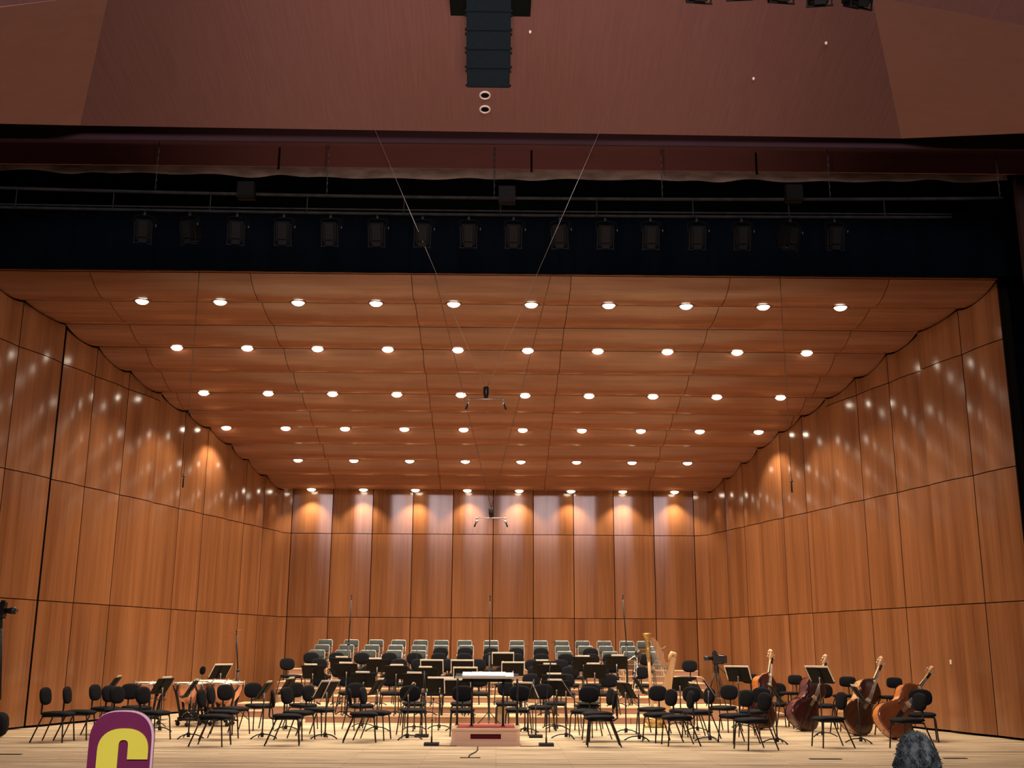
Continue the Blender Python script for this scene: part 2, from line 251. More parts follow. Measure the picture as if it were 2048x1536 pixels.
M['valance'] = mat('grey_brown_canvas', (0.26, 0.21, 0.19), 0.95, spec=0.1, noise=((2.2, 6, 7), (0.14, 0.115, 0.105)))
M['drape'] = mat('blue_black_drape', (0.0022, 0.0042, 0.0075), 0.97, spec=0.02, noise=((5, 5, 0.4), (0.0015, 0.003, 0.0055)))
M['pipe'] = mat('grey_pipe', (0.020, 0.022, 0.020), 0.7, spec=0.15, noise=((5, 5, 5), (0.010, 0.011, 0.011)))
M['lamp_body'] = mat('dark_lantern_housing', (0.0030, 0.0032, 0.0032), 0.7, spec=0.08, noise=((12, 12, 12), (0.0042, 0.0042, 0.004)))
M['lamp_lt'] = mat('grey_lantern_panel', (0.0052, 0.0054, 0.005), 0.7, spec=0.12, noise=((12, 12, 12), (0.007, 0.007, 0.0065)))
M['spk'] = mat('teal_black_speaker', (0.004, 0.008, 0.0105), 0.85, spec=0.08, noise=((30, 30, 30), (0.005, 0.0095, 0.012)))
M['lens'] = mat('lit_lens', (1, 0.95, 0.85), 0.5, emit=((1.0, 0.86, 0.66), LENS_E), noise=((3, 3, 3), (0.95, 0.9, 0.8)))
M['chain'] = mat('dull_chain_steel', (0.055, 0.055, 0.052), 0.5, metal=0.4, noise=((9, 9, 9), (0.035, 0.035, 0.034)))
M['trim'] = mat('downlight_trim', (0.10, 0.06, 0.04), 0.5, noise=((9, 9, 9), (0.13, 0.08, 0.05)))
M['white'] = mat('white_ring', (0.8, 0.74, 0.70), 0.5, noise=((9, 9, 9), (0.75, 0.7, 0.66)))
M['red'] = mat('red_carpet', (0.26, 0.055, 0.050), 0.95, spec=0.1, noise=((60, 60, 60), (0.32, 0.075, 0.065)))
M['slot'] = mat('dark_red_cloth', (0.07, 0.006, 0.010), 0.9, spec=0.1, noise=((30, 30, 30), (0.09, 0.01, 0.014)))
M['sign'] = mat('maroon_board', (0.155, 0.015, 0.072), 0.6, spec=0.3, noise=((3, 3, 3), (0.165, 0.017, 0.078)))
M['sign_edge'] = mat('pale_pink_edge', (0.75, 0.55, 0.62), 0.6, noise=((5, 5, 5), (0.70, 0.5, 0.57)))
M['yellow'] = mat('yellow_letter', (0.76, 0.75, 0.075), 0.6, spec=0.3, noise=((3, 3, 3), (0.79, 0.78, 0.085)))
M['hair'] = mat('dark_grey_hair', (0.014, 0.021, 0.022), 0.6, spec=0.4, noise=((20, 20, 20), (0.055, 0.078, 0.078)), bump=((30, 30, 30), 0.8, 0.02))
M['skin'] = mat('skin', (0.42, 0.22, 0.15), 0.5, noise=((10, 10, 10), (0.45, 0.25, 0.17)))
M['coat'] = mat('dark_coat', (0.015, 0.016, 0.02), 0.9, noise=((40, 40, 40), (0.022, 0.023, 0.028)))
M['seat_red'] = mat('house_seat_cloth', (0.12, 0.02, 0.025), 0.9, noise=((40, 40, 40), (0.14, 0.028, 0.03)))
M['house'] = mat('house_floor_wood', (0.12, 0.06, 0.035), 0.6, noise=((1, 9, 9), (0.15, 0.08, 0.045)))
M['bag'] = mat('olive_cloth', (0.035, 0.042, 0.026), 0.95, noise=((20, 20, 20), (0.06, 0.068, 0.045)))
M['tan'] = mat('tan_case', (0.34, 0.20, 0.10), 0.6, noise=((10, 10, 10), (0.45, 0.30, 0.16)))
M['glass'] = mat('dark_lens_glass', (0.01, 0.012, 0.02), 0.05, spec=0.8, noise=((3, 3, 3), (0.02, 0.015, 0.03)))
M['bark'] = mat('brown_leather', (0.10, 0.05, 0.03), 0.6, noise=((10, 10, 10), (0.14, 0.07, 0.04)))

# ------------------------------------------------------------------ mesh building
class MB:
    def __init__(s): s.v = []; s.f = []; s.s = []
    def add(s, V, F, mx=None, smooth=False):
        n = len(s.v)
        s.v += [tuple(mx @ Vector(p)) for p in V] if mx else [tuple(p) for p in V]
        s.f += [tuple(i + n for i in f) for f in F]; s.s += [smooth] * len(F); return s
    def box(s, c, d, mx=None, rot=None):
        x, y, z = d[0] / 2, d[1] / 2, d[2] / 2
        V = [Vector((a * x, b * y, e * z)) for e in (-1, 1) for b in (-1, 1) for a in (-1, 1)]
        if rot: rm = Euler(rot).to_matrix(); V = [rm @ p for p in V]
        V = [p + Vector(c) for p in V]
        return s.add(V, [(0, 2, 3, 1), (4, 5, 7, 6), (0, 1, 5, 4), (2, 6, 7, 3), (0, 4, 6, 2), (1, 3, 7, 5)], mx)
    def tube(s, P, r, n=6, mx=None, flat=None, closed=False):
        P = [Vector(p) for p in P]; k = len(P); rs = r if isinstance(r, (list, tuple)) else [r] * k
        V = []; F = []; prev = None
        for i, p in enumerate(P):
            t = (P[(i + 1) % k] - P[i - 1]) if closed else (P[min(i + 1, k - 1)] - P[max(i - 1, 0)])
            t.normalize()
            if prev is None: a = Vector((0, 0, 1)) if abs(t.z) < 0.9 else Vector((1, 0, 0)); u = t.cross(a).normalized()
            else: u = (prev - t * prev.dot(t)).normalized()
            prev = u; w = t.cross(u)
            for j in range(n):
                an = 2 * PI * j / n
                V.append(p + u * math.cos(an) * rs[i] + w * math.sin(an) * rs[i] * (flat or 1))
        for i in range(k if closed else k - 1):
            for j in range(n):
                a = i * n + j; b = i * n + (j + 1) % n; c = ((i + 1) % k) * n; F.append((a, b, c + (j + 1) % n, c + j))
        if not closed: F.append(tuple(range(n))[::-1]); F.append(tuple((k - 1) * n + j for j in range(n)))
        return s.add(V, F, mx, True)
    def lathe(s, prof, n=16, mx=None, smooth=True):
        V = []; F = []
        for r, z in prof:
            for j in range(n): a = 2 * PI * j / n; V.append((r * math.cos(a), r * math.sin(a), z))
        for i in range(len(prof) - 1):
            for j in range(n): F.append((i * n + j, i * n + (j + 1) % n, (i + 1) * n + (j + 1) % n, (i + 1) * n + j))
        if prof[0][0] > 1e-4: F.append(tuple(range(n))[::-1])
        if prof[-1][0] > 1e-4: F.append(tuple((len(prof) - 1) * n + j for j in range(n)))
        return s.add(V, F, mx, smooth)
    def prism(s, poly, y0, y1, mx=None, smooth=False):   # polygon in local xz, extruded along y
        n = len(poly); V = [(x, y0, z) for x, z in poly] + [(x, y1, z) for x, z in poly]
        F = [tuple(range(n)), tuple(range(n, 2 * n))[::-1]]
        s.add(V, F, mx); base = len(s.v) - 2 * n
        for i in range(n): j = (i + 1) % n; s.f.append((base + i, base + i + n, base + j + n, base + j)); s.s.append(smooth)
        return s
    def pad(s, c, d, ex=0.45, nu=16, nv=8, mx=None, bend=0.0, rot=None, droop=0.0):   # rounded cushion (superellipsoid)
        V = []; F = []
        def sp(v, e): return math.copysign(abs(v) ** e, v)
        rm = Euler(rot).to_matrix() if rot else None
        for i in range(nv + 1):
            la = -PI / 2 + PI * i / nv
            for j in range(nu):
                lo = 2 * PI * j / nu
                p = Vector((sp(math.cos(lo), ex) * sp(math.cos(la), 0.5) * d[0] / 2, sp(math.sin(lo), ex) * sp(math.cos(la), 0.5) * d[1] / 2, sp(math.sin(la), 0.8) * d[2] / 2))
                if bend: p.z += bend * (p.x / (d[0] / 2)) ** 2
                if droop: p.z -= droop * max(0, -p.y / (d[1] / 2)) ** 3
                if rm: p = rm @ p
                V.append(p + Vector(c))
        for i in range(nv):
            for j in range(nu): F.append((i * nu + j, i * nu + (j + 1) % nu, (i + 1) * nu + (j + 1) % nu, (i + 1) * nu + j))
        return s.add(V, F, mx, True)
    def ball(s, c, r, n=8, mx=None):
        r = r if isinstance(r, (tuple, list)) else (r, r, r)
        V = []; F = []; h = n // 2 + 1
        for i in range(h + 1):
            la = -PI / 2 + PI * i / h
            for j in range(n): lo = 2 * PI * j / n; V.append((c[0] + r[0] * math.cos(la) * math.cos(lo), c[1] + r[1] * math.cos(la) * math.sin(lo), c[2] + r[2] * math.sin(la)))
        for i in range(h):
            for j in range(n): F.append((i * n + j, i * n + (j + 1) % n, (i + 1) * n + (j + 1) % n, (i + 1) * n + j))
        return s.add(V, F, mx, True)
    def obj(s, name, m, parent=None, loc=None):
        me = bpy.data.meshes.new(name); me.from_pydata(s.v, [], s.f); me.materials.append(m)
        me.polygons.foreach_set('use_smooth', s.s)
        if getattr(s, 'mi', 0):
            me.materials.append(M['reveal']); me.polygons.foreach_set('material_index', [0 if i < s.mi else 1 for i in range(len(s.f))])
        me.update()
        o = bpy.data.objects.new(name, me); COL.objects.link(o)
        if parent: o.parent = parent
        if loc: o.location = loc
        return o
def bowed(V, K):      # V: 4 points per station (front low, front high, back low, back high); front is smooth and keeps its own vertices
    mb = MB()
    fr = [V[4 * k + j] for k in range(K + 1) for j in (0, 1)]
    mb.add(fr, [(2 * k, 2 * k + 2, 2 * k + 3, 2 * k + 1) for k in range(K)], smooth=True)
    F = []
    for k in range(K): a = 4 * k; b = a + 4; F += [(a + 2, a + 3, b + 3, b + 2), (a, a + 2, b + 2, b), (a + 1, b + 1, b + 3, a + 3)]
    F += [(0, 1, 3, 2), (4 * K, 4 * K + 2, 4 * K + 3, 4 * K + 1)]
    mb.add(V, F); mb.mi = K; return mb
def tag(o, label=None, cat=None, group=None, kind=None):
    if label: o['label'] = label
    if cat: o['category'] = cat
    if group: o['group'] = group
    if kind: o['kind'] = kind
    return o
def thing(name, label, cat, loc=(0, 0, 0), rz=0, group=None):
    o = bpy.data.objects.new(name, None); COL.objects.link(o); o.location = loc; o.rotation_euler = (0, 0, rz); o.empty_display_size = 0.1
    return tag(o, label, cat, group)
def dup(root, loc, rz, label, group=None):
    r = root.copy(); COL.objects.link(r); r.location = loc; r.rotation_euler = (0, 0, rz); r['label'] = label
    if group: r['group'] = group
    for ch in list(root.children):
        c = ch.copy(); COL.objects.link(c); c.parent = r
        for g in ch.children: e = g.copy(); COL.objects.link(e); e.parent = c
    return r
ORD = ['first', 'second', 'third', 'fourth', 'fifth', 'sixth', 'seventh', 'eighth', 'ninth', 'tenth', 'eleventh', 'twelfth', 'thirteenth', 'fourteenth', 'fifteenth', 'sixteenth', 'seventeenth', 'eighteenth', 'nineteenth', 'twentieth', 'twenty-first', 'twenty-second', 'twenty-third', 'twenty-fourth']

# ================================================================== the shell
YJ = [20.24, 21.42, 22.70, 23.87, 25.12, 26.40, 27.58, 28.73, 29.88, 30.86, 31.97, 33.20]
ZJ = [8.64, 8.42, 8.31, 8.13, 7.89, 7.68, 7.48, 7.28, 7.06, 6.81, 6.54, 6.30]
def ceil_z(y, k=2.8):
    if y <= YJ[0]: return ZJ[0]
    for i in range(11):
        if y <= YJ[i + 1] + 1e-6:
            t = (y - YJ[i]) / (YJ[i + 1] - YJ[i]); f = t + k * t * (1 - t); return ZJ[i] + (ZJ[i + 1] - ZJ[i]) * f
    return ZJ[-1]
def wx(side, y): return 9.71 - 0.2611 * (y - 20.24) if side > 0 else -9.68 + 0.2707 * (y - 21.36)
YB = 33.45
# floor
fl = MB().box((0, 23.9, -0.57), (34, 18.6, 1.1)).obj('floor', M['void']); tag(fl, 'pale tan boards of the concert stage floor', kind='structure')
seams = [14.6, 16.18, 18.45, 20.4, 22.4, 24.4, 26.4, 28.4, 30.4, 33.0]
for a, b in zip(seams, seams[1:]):
    MB().box((0, (a + b) / 2, -0.01), (33, b - a - 0.060, 0.02)).obj('floor_section', M['floor'], fl)
# side walls
def side_wall(side, name, lab):
    V = [];
    bk = MB()
    for i in range(11):
        y0, y1 = YJ[i], YJ[i + 1]; x0, x1 = wx(side, y0) + side * 0.11, wx(side, y1) + side * 0.11
        zt = 9.0 if i < 11 else 7
        bk.add([(x0, y0, 0), (x1, y1, 0), (x1, y1, ceil_z(y1) + 0.1), (x0, y0, ceil_z(y0) + 0.1), (x0 + side * .1, y0, 0), (x1 + side * .1, y1, 0), (x1 + side * .1, y1, ceil_z(y1) + 0.1), (x0 + side * .1, y0, ceil_z(y0) + 0.1)],
               [(0, 1, 2, 3), (7, 6, 5, 4), (0, 4, 5, 1), (3, 2, 6, 7), (0, 3, 7, 4), (1, 5, 6, 2)])
    w = bk.obj(name, M['void']); tag(w, lab, kind='structure')
    rows = [0.045, 2.48, 4.96, 7.44, 9.5]
    for i in range(11):
        y0, y1 = YJ[i], YJ[i + 1]
        g0 = 0.011; g1 = 0.011
        step = 0.0
        if i in (2, 5, 8): g0 = 0.004 if not (side < 0 and i == 2) else 0.12
        if i in (1, 4, 7): g1 = 0.004 if not (side < 0 and i == 1) else 0.02
        for q in range(4):
            if q == 3 and i >= 5: continue
            za, zb = rows[q] + (0.009 if q else 0), rows[q + 1] - 0.009
            K = 8; V = []; F = []
            for k in range(K + 1):
                t = k / K; y = y0 + g0 + (y1 - y0 - g0 - g1) * t
                x = wx(side, y) - side * (0.045 * math.sin(PI * t) - 0.01 + (0.035 * t if i in (1, 4, 7) else 0) - (0.02 * (1 - t) if i in (2, 5, 8) else 0))
                top = min(zb if (q != 2 or i < 5) else 9, ceil_z(y) - 0.035)
                V += [(x, y, za), (x, y, top), (x + side * 0.024, y, za), (x + side * 0.024, y, top)]
            if min(V[1][2], V[-3][2]) < za + 0.03: continue
            mb = bowed(V, K)
            mb.obj('panel', M['wall'], w)
    return w
side_wall(-1, 'wall_left', 'left shell wall of tall bowed orange-brown veneer panels')
side_wall(1, 'wall_right', 'right shell wall of tall bowed orange-brown veneer panels')
# back wall
bk = MB().box((-0.13, YB + 0.16, 3.3), (13.4, 0.1, 6.6))
bk.box((-6.42, 33.42, 3.25), (0.5, 0.05, 6.5), rot=(0, 0, 0.9)).box((6.24, 33.44, 3.25), (0.5, 0.05, 6.5), rot=(0, 0, -0.6))
wb = bk.obj('wall_back', M['void']); tag(wb, 'rear shell wall of ten upright veneer panels lit by downlights', kind='structure')
def flat_panel(x0, y0, x1, y1, za, zb, bulge, parent, m):
    K = 8; V = []; F = []
    nx, ny = -(y1 - y0), (x1 - x0); l = math.hypot(nx, ny); nx /= l; ny /= l
    for k in range(K + 1):
        t = k / K; b = bulge * math.sin(PI * t); x = x0 + (x1 - x0) * t - nx * b; y = y0 + (y1 - y0) * t - ny * b
        V += [(x, y, za), (x, y, zb), (x + nx * .024, y + ny * .024, za), (x + nx * .024, y + ny * .024, zb)]
    mb = bowed(V, K)
    return mb.obj('panel', m, parent)
XB = [-6.26 + 1.224 * i for i in range(11)]
for za, zb in ((0.045, 2.471), (2.489, 4.951), (4.969, 6.33)):
    for i in range(10): flat_panel(XB[i] + 0.011, YB, XB[i + 1] - 0.011, YB, za, zb, 0.045, wb, M['wall'])
    flat_panel(-6.56, 33.17, -6.27, 33.44, za, zb, 0.005, wb, M['wall'])
    flat_panel(5.99, 33.44, 6.40, 33.15, za, zb, 0.005, wb, M['wall'])
# ceiling
XC = [-11.5, -7.95, -4.85, -1.72, 1.39, 4.5, 7.62, 11.5]
V = []; F = []
mbk = MB()
for i in range(11):
    y0, y1 = YJ[i], YJ[i + 1]
    P = [(wx(-1, y0) - .1, y0, ceil_z(y0) + .10), (wx(1, y0) + .1, y0, ceil_z(y0) + .10), (wx(1, y1) + .1, y1, ceil_z(y1) + .10), (wx(-1, y1) - .1, y1, ceil_z(y1) + .10)]
    P += [(x, y, z + .12) for x, y, z in P]
    mbk.add(P, [(0, 1, 2, 3), (7, 6, 5, 4), (0, 4, 5, 1), (1, 5, 6, 2), (2, 6, 7, 3), (3, 7, 4, 0)])
mbk.box((-0.13, 33.36, 6.48), (13.4, 0.4, 0.12))
cl = mbk.obj('ceiling', M['void']); tag(cl, 'shell ceiling of scalloped veneer bands stepping down to the rear wall', kind='structure')
for i in range(11):
    y0, y1 = YJ[i], YJ[i + 1]; ye = y1 + (0.22 if i == 10 else 0)
    for c in range(7):
        K = 8; V = []; F = []; xa_, xb_ = XC[c] + 0.006, XC[c + 1] - 0.006
        wid = 0
        for k in range(K + 1):
            t = k / K; y = y0 + 0.010 + (ye - y0 - 0.020) * t; z = ceil_z(y) + (-0.004 * i if False else 0)
            lo, hi = wx(-1, y) + 0.0, wx(1, y) - 0.0
            a = max(xa_, lo); b = min(xb_, hi); wid = max(wid, b - a); b = max(b, a + 0.001) if a == xa_ else b; a = min(a, b - 0.001)
            V += [(a, y, z), (b, y, z), (a, y, z + .024), (b, y, z + .024)]
        if wid < 0.12: continue
        mb = bowed(V, K)
        mb.obj('panel', M['ceil'], cl)
MB().prism([(-9.99, 0), (9.72, 0), (9.72, .03), (-9.99, .03)], 20.20, 20.24).obj('trim_1', M['ceil'], None, (0, 0, 8.645)).__setitem__('kind', 'structure')
bpy.data.objects['trim_1']['label'] = 'thin veneer edge along the front of the shell ceiling'
# downlights
ROWS = [(21.22, 10, -7.22), (23.77, 10, -7.22), (26.22, 10, -7.22), (28.62, 10, -7.22), (30.64, 8, -5.65), (33.08, 8, -5.65)]
NTH = ['front', 'second', 'third', 'fourth', 'fifth', 'rearmost']
ringm = MB().lathe([(0.125, 0.02), (0.125, -0.004), (0.160, -0.010), (0.160, 0.02)], 20)
lensm = MB().lathe([(0.001, -0.062), (0.045, -0.058), (0.085, -0.044), (0.112, -0.022), (0.124, 0.0), (0.124, 0.012)], 20)
first = None
for r, (y, n, xs) in enumerate(ROWS):
    spt = bpy.data.lights.new('downlight_beam', 'SPOT'); spt.energy = DOWN_W * ROW_DIM[r]; spt.color = DOWN_COL; spt.spot_size = R(110); spt.spot_blend = 0.55; spt.shadow_soft_size = 0.10
    for k in range(n):
        x = xs + 1.5725 * k; z = ceil_z(y) - 0.012
        lb = 'round lit downlight, %s from the left in the %s row of the shell ceiling' % (ORD[k], NTH[r])
        if first is None:
            first = thing('downlight', lb, 'ceiling light', (x, y, z), 0, 'downlights in the shell ceiling')
            ringm.obj('trim_ring', M['trim'], first); lensm.obj('lens', M['lens'], first); d = first
        else: d = dup(first, (x, y, z), 0, lb)
        so = bpy.data.objects.new('beam', spt); COL.objects.link(so); so.parent = d; so.location = (0, 0, -0.08)
# ================================================================== risers
LV = {0: 0.0, 1: .145, 2: .29, 3: .435, 4: .58, 5: .725, 6: .87, 7: 1.015}
RF = {1: (24.9, -4.15, 4.35), 2: (26.1, -4.75, 5.15), 3: (28.0, -5.1, 5.0), 4: (29.0, -5.35, 5.1), 5: (29.85, -5.5, 5.3), 6: (31.05, -5.55, 5.4), 7: (31.95, -5.6, 5.45)}
for l in range(1, 8):
    y, x0, x1 = RF[l]; z = LV[l]; yb = RF[l + 1][0] + 0.0 if l < 7 else 33.1
    wing = 0.0 if l == 1 else 0.55 if l < 3 else 0.25
    px0, px1 = x0 - wing, x1 + wing
    ris = thing('riser_platform', 'wide wooden riser platform, step %s up from the stage floor' % ['', 'one', 'two', 'three', 'four', 'five', 'six', 'seven'][l], 'riser', (0, y, 0), 0, 'stepped riser platforms')
    n = 6; xs = [px0 + (px1 - px0) * i / n for i in range(n + 1)]
    for i in range(n):
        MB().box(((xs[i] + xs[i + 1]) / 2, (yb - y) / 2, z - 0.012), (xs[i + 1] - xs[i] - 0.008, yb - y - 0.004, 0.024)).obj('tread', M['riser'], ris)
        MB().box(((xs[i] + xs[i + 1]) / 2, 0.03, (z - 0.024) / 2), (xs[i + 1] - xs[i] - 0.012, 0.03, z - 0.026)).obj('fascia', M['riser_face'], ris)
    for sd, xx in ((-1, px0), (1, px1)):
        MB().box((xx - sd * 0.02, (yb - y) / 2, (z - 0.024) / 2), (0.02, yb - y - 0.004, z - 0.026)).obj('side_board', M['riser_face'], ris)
# low side platforms beside the risers
for s, nm in ((-1, 'low stepped platform of tan boards at the left end of the risers'), (1, 'low stepped platform of tan boards at the right end of the risers')):
    t = thing('side_platform', nm, 'platform', ((-5.86 if s < 0 else 6.32), 27.1, 0))
    MB().box((0, 0.35, 0.133), (0.92, 1.35, 0.024)).obj('tread', M['riser'], t); MB().box((0, 0.35, 0.06), (0.90, 1.32, 0.118)).obj('fascia', M['riser_face'], t)
    MB().box((0, 0.55, 0.278), (0.66, 0.92, 0.024)).obj('tread', M['riser'], t); MB().box((0, 0.55, 0.207), (0.64, 0.89, 0.118)).obj('fascia', M['riser_face'], t)

# ================================================================== house side
cy = lambda x: 0.0
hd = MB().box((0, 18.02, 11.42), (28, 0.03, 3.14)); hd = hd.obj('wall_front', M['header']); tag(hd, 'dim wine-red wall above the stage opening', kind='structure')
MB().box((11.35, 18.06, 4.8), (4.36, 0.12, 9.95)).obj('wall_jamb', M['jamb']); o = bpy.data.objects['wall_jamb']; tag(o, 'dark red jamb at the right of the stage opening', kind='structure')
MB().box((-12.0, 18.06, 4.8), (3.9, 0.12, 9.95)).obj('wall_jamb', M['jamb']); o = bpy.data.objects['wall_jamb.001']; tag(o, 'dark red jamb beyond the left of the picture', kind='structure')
for i, x in enumerate((-3.93, 0.545, 4.55)):
    MB().box((x, 18.0, 10.0), (0.035, 0.012, 0.42)).obj('joint', M['void'], hd)
bm = MB().box((0, 17.0, 10.12), (27, 0.04, 0.58)).obj('trim_shade_strip', M['plum']); tag(bm, 'dark plum strip painted as shadow behind the canopy edge', kind='structure')  # added strip, coloured dark for the shadow the canopy casts on the wall
# canopy over the stage front: centre plane and folded side planes, slab 0.12 thick
def slab(name, P, m, lab, t=0.12, parent=None):
    n = len(P); a = Vector(P[1]) - Vector(P[0]); b = Vector(P[2]) - Vector(P[0]); nn = a.cross(b).normalized()
    if nn.z < 0: nn = -nn
    V = [Vector(p) for p in P] + [Vector(p) + nn * t for p in P]
    F = [tuple(range(n)), tuple(range(n, 2 * n))[::-1]] + [(i, i + n, (i + 1) % n + n, (i + 1) % n) for i in range(n)]
    o = MB().add(V, F).obj(name, m, parent); 
    if not parent: tag(o, lab, kind='structure')
    return o
def cz(y): return CANB[2] + 0.26 * (16.8 - y)
def ext(p, q, k): return tuple(a + (b - a) * k for a, b in zip(p, q))
CC2 = ext(CA, CC, 1.7); CD2 = ext(CB, CD, 1.7)
can = slab('ceiling_canopy', [CA, CB, CD2, CC2], M['plaster'], 'broad rose-brown canopy panel sloping up over the stage front')
slab('ceiling_wing', [CA, CC, SLT, SL1, SL0], M['plaster_wing_lit'], 'rose folded canopy wing, tinted browner as if lit, at top left')
slab('ceiling_wing', [CB, CD, SRT, SR1, SR0], M['plaster_wing_lit'], 'rose folded canopy wing, tinted browner as if lit, at top right')
slab('ceiling_wing', [SL0, SL1, SL3, SL2], M['plaster_wing_lit'], 'outer canopy wing beyond the left edge')
slab('ceiling_wing', [SR0, SR1, SR3, SR2], M['plaster_wing_lit'], 'outer canopy wing beyond the right edge')
slab('ceiling_upper', [ext(CD, SRT, .9), SR3, (SR3[0], 7.0, SR3[2] + 2.0), (SRT[0] - .4, 7.0, SRT[2] + 2.0)], M['plaster'], 'dark plum upper ceiling at the top right corner')
slab('ceiling_upper', [ext(CC, SLT, .9), SL3, (SL3[0], 7.0, SL3[2] + 2.0), (SLT[0] + .4, 7.0, SLT[2] + 2.0)], M['plaster'], 'dark plum upper ceiling at the top left corner')
for nm, c, lab in (('recessed_spotlight', RING1, 'white-rimmed round recess in the canopy, just under the hanging loudspeaker'), ('recessed_spotlight', RING2, 'lower of the two white-rimmed round recesses in the canopy')):
    t = thing(nm, lab, 'recess', c, 0, 'round canopy recesses'); t.rotation_euler = (-math.atan(0.26), 0, 0)
    MB().lathe([(0.066, 0.01), (0.066, -0.02), (0.090, -0.02), (0.092, 0.01)], 24).obj('rim', M['white'], t)
    MB().lathe([(0.0005, -0.004), (0.067, -0.004), (0.067, 0.01)], 24).obj('opening', M['void'], t)
for c, lab in ((DOT1, 'tiny white sprinkler dot in the canopy, lower of two at right'), (DOT2, 'tiny white sprinkler dot in the canopy, upper of two at right'), ((0.42, 14.6, cz(14.6)), 'tiny white sprinkler dot in the canopy right of the loudspeaker')):
    tag(MB().lathe([(0.001, -0.04), (0.018, -0.03), (0.022, 0.0), (0.012, 0.02)], 10).obj('sprinkler', M['white'], None, c), lab, 'sprinkler', 'sprinklers in the canopy')
# valance, border and legs (cloth hung over the opening)
def cloth(name, x0, x1, y, zb, zt, amp, wl, m, lab, cat, th=0.012, ragged=0.0, n=150):
    V = []; F = []
    for i in range(n + 1):
        x = x0 + (x1 - x0) * i / n; yy = y + amp * math.sin(x * 2 * PI / wl + 0.6 * math.sin(x * 1.3)); b = zb(x) + ragged * math.sin(x * 4.1 + math.sin(x * 1.7) * 2)
        V += [(x, yy, b), (x, yy, zt), (x, yy + th, b), (x, yy + th, zt)]
    for i in range(n): a = 4 * i; b = a + 4; F += [(a, b, b + 1, a + 1), (a + 2, a + 3, b + 3, b + 2), (a, a + 2, b + 2, b), (a + 1, b + 1, b + 3, a + 3)]
    F += [(0, 1, 3, 2), (4 * n, 4 * n + 2, 4 * n + 3, 4 * n + 1)]
    return tag(MB().add(V, F, smooth=True).obj(name, m), lab, cat)
cloth('valance', -9.6, 9.15, 18.28, lambda x: 9.775 + 0.0009 * x * x, 10.1, 0.04, 1.6, M['valance'], 'narrow grey-brown canvas valance with a wavy lower edge above the black border', 'curtain', ragged=0.018)
cloth('border_curtain', -12.5, 12.6, 19.75, lambda x: 8.500 + 0.00045 * x * x, 11.6, 0.014, 0.9, M['drape'], 'wide blue-black border curtain hanging over the front of the shell', 'curtain')
cloth('leg_curtain', 9.95, 13.0, 20.6, lambda x: 0.02, 9.6, 0.06, 0.5, M['drape'], 'black leg curtain beside the right end of the shell', 'curtain', n=40)
cloth('leg_curtain', -13.0, -10.25, 20.6, lambda x: 0.02, 9.6, 0.06, 0.5, M['drape'], 'black leg curtain beside the left end of the shell', 'curtain', n=40)

# ================================================================== lighting bar
bar = thing('lighting_bar', 'long grey twin-pipe lighting bar hung on chains across the stage front', 'lighting bar', (0, 17.2, 8.7))
def pz(x, a, c): return a + c * (x / 8.4) ** 2
for nm, a, c, r in (('upper_pipe', 8.945, 0.09, 0.028), ('middle_pipe', 8.712, 0.03, 0.014), ('lower_pipe', 8.640, 0.05, 0.024)):
    xe = 8.5 if nm == 'upper_pipe' else 7.6
    MB().tube([(x, 0, pz(x, a, c) - 8.7) for x in [-9.5 + (xe + 9.5) * i / 24 for i in range(25)]], r, 8).obj(nm, M['pipe'], bar)
for x in CHAIN_X:
    m = MB(); z0 = pz(x, 8.945, 0.09) - 8.7
    for k in range(14):
        zz = z0 + 0.03 + k * 0.064; m.tube([(x + (0.012 if k % 2 else 0), (0 if k % 2 else 0.012), zz - 0.02), (x, 0, zz + 0.055)], 0.007, 4)
    m.tube([(x, 0, z0 + 0.0), (x, 0, 9.86 - 8.7)], 0.004, 4)
    m.obj('chain', M['chain'], bar)
for x in [-8.1 + 1.62 * i for i in range(11)]:
    if x < 7.7: MB().tube([(x, 0, pz(x, 8.64, .05) - 8.72), (x, 0.0, pz(x, 8.945, .09) - 8.68)], 0.011, 5).ball((x, -.02, pz(x, 8.64, .05) - 8.7), 0.022, 6).obj('hanger', M['pipe'], bar)
for i, b in enumerate(BOXES):
    MB().box((b[0], b[1] - 17.2, b[2] - 8.7), (0.28, 0.16, 0.28)).box((b[0], b[1] - 17.2 - .085, b[2] - 8.7), (0.24, 0.01, 0.24)).obj('junction_box', M['lamp_lt'] if i == 1 else M['lamp_body'], bar)
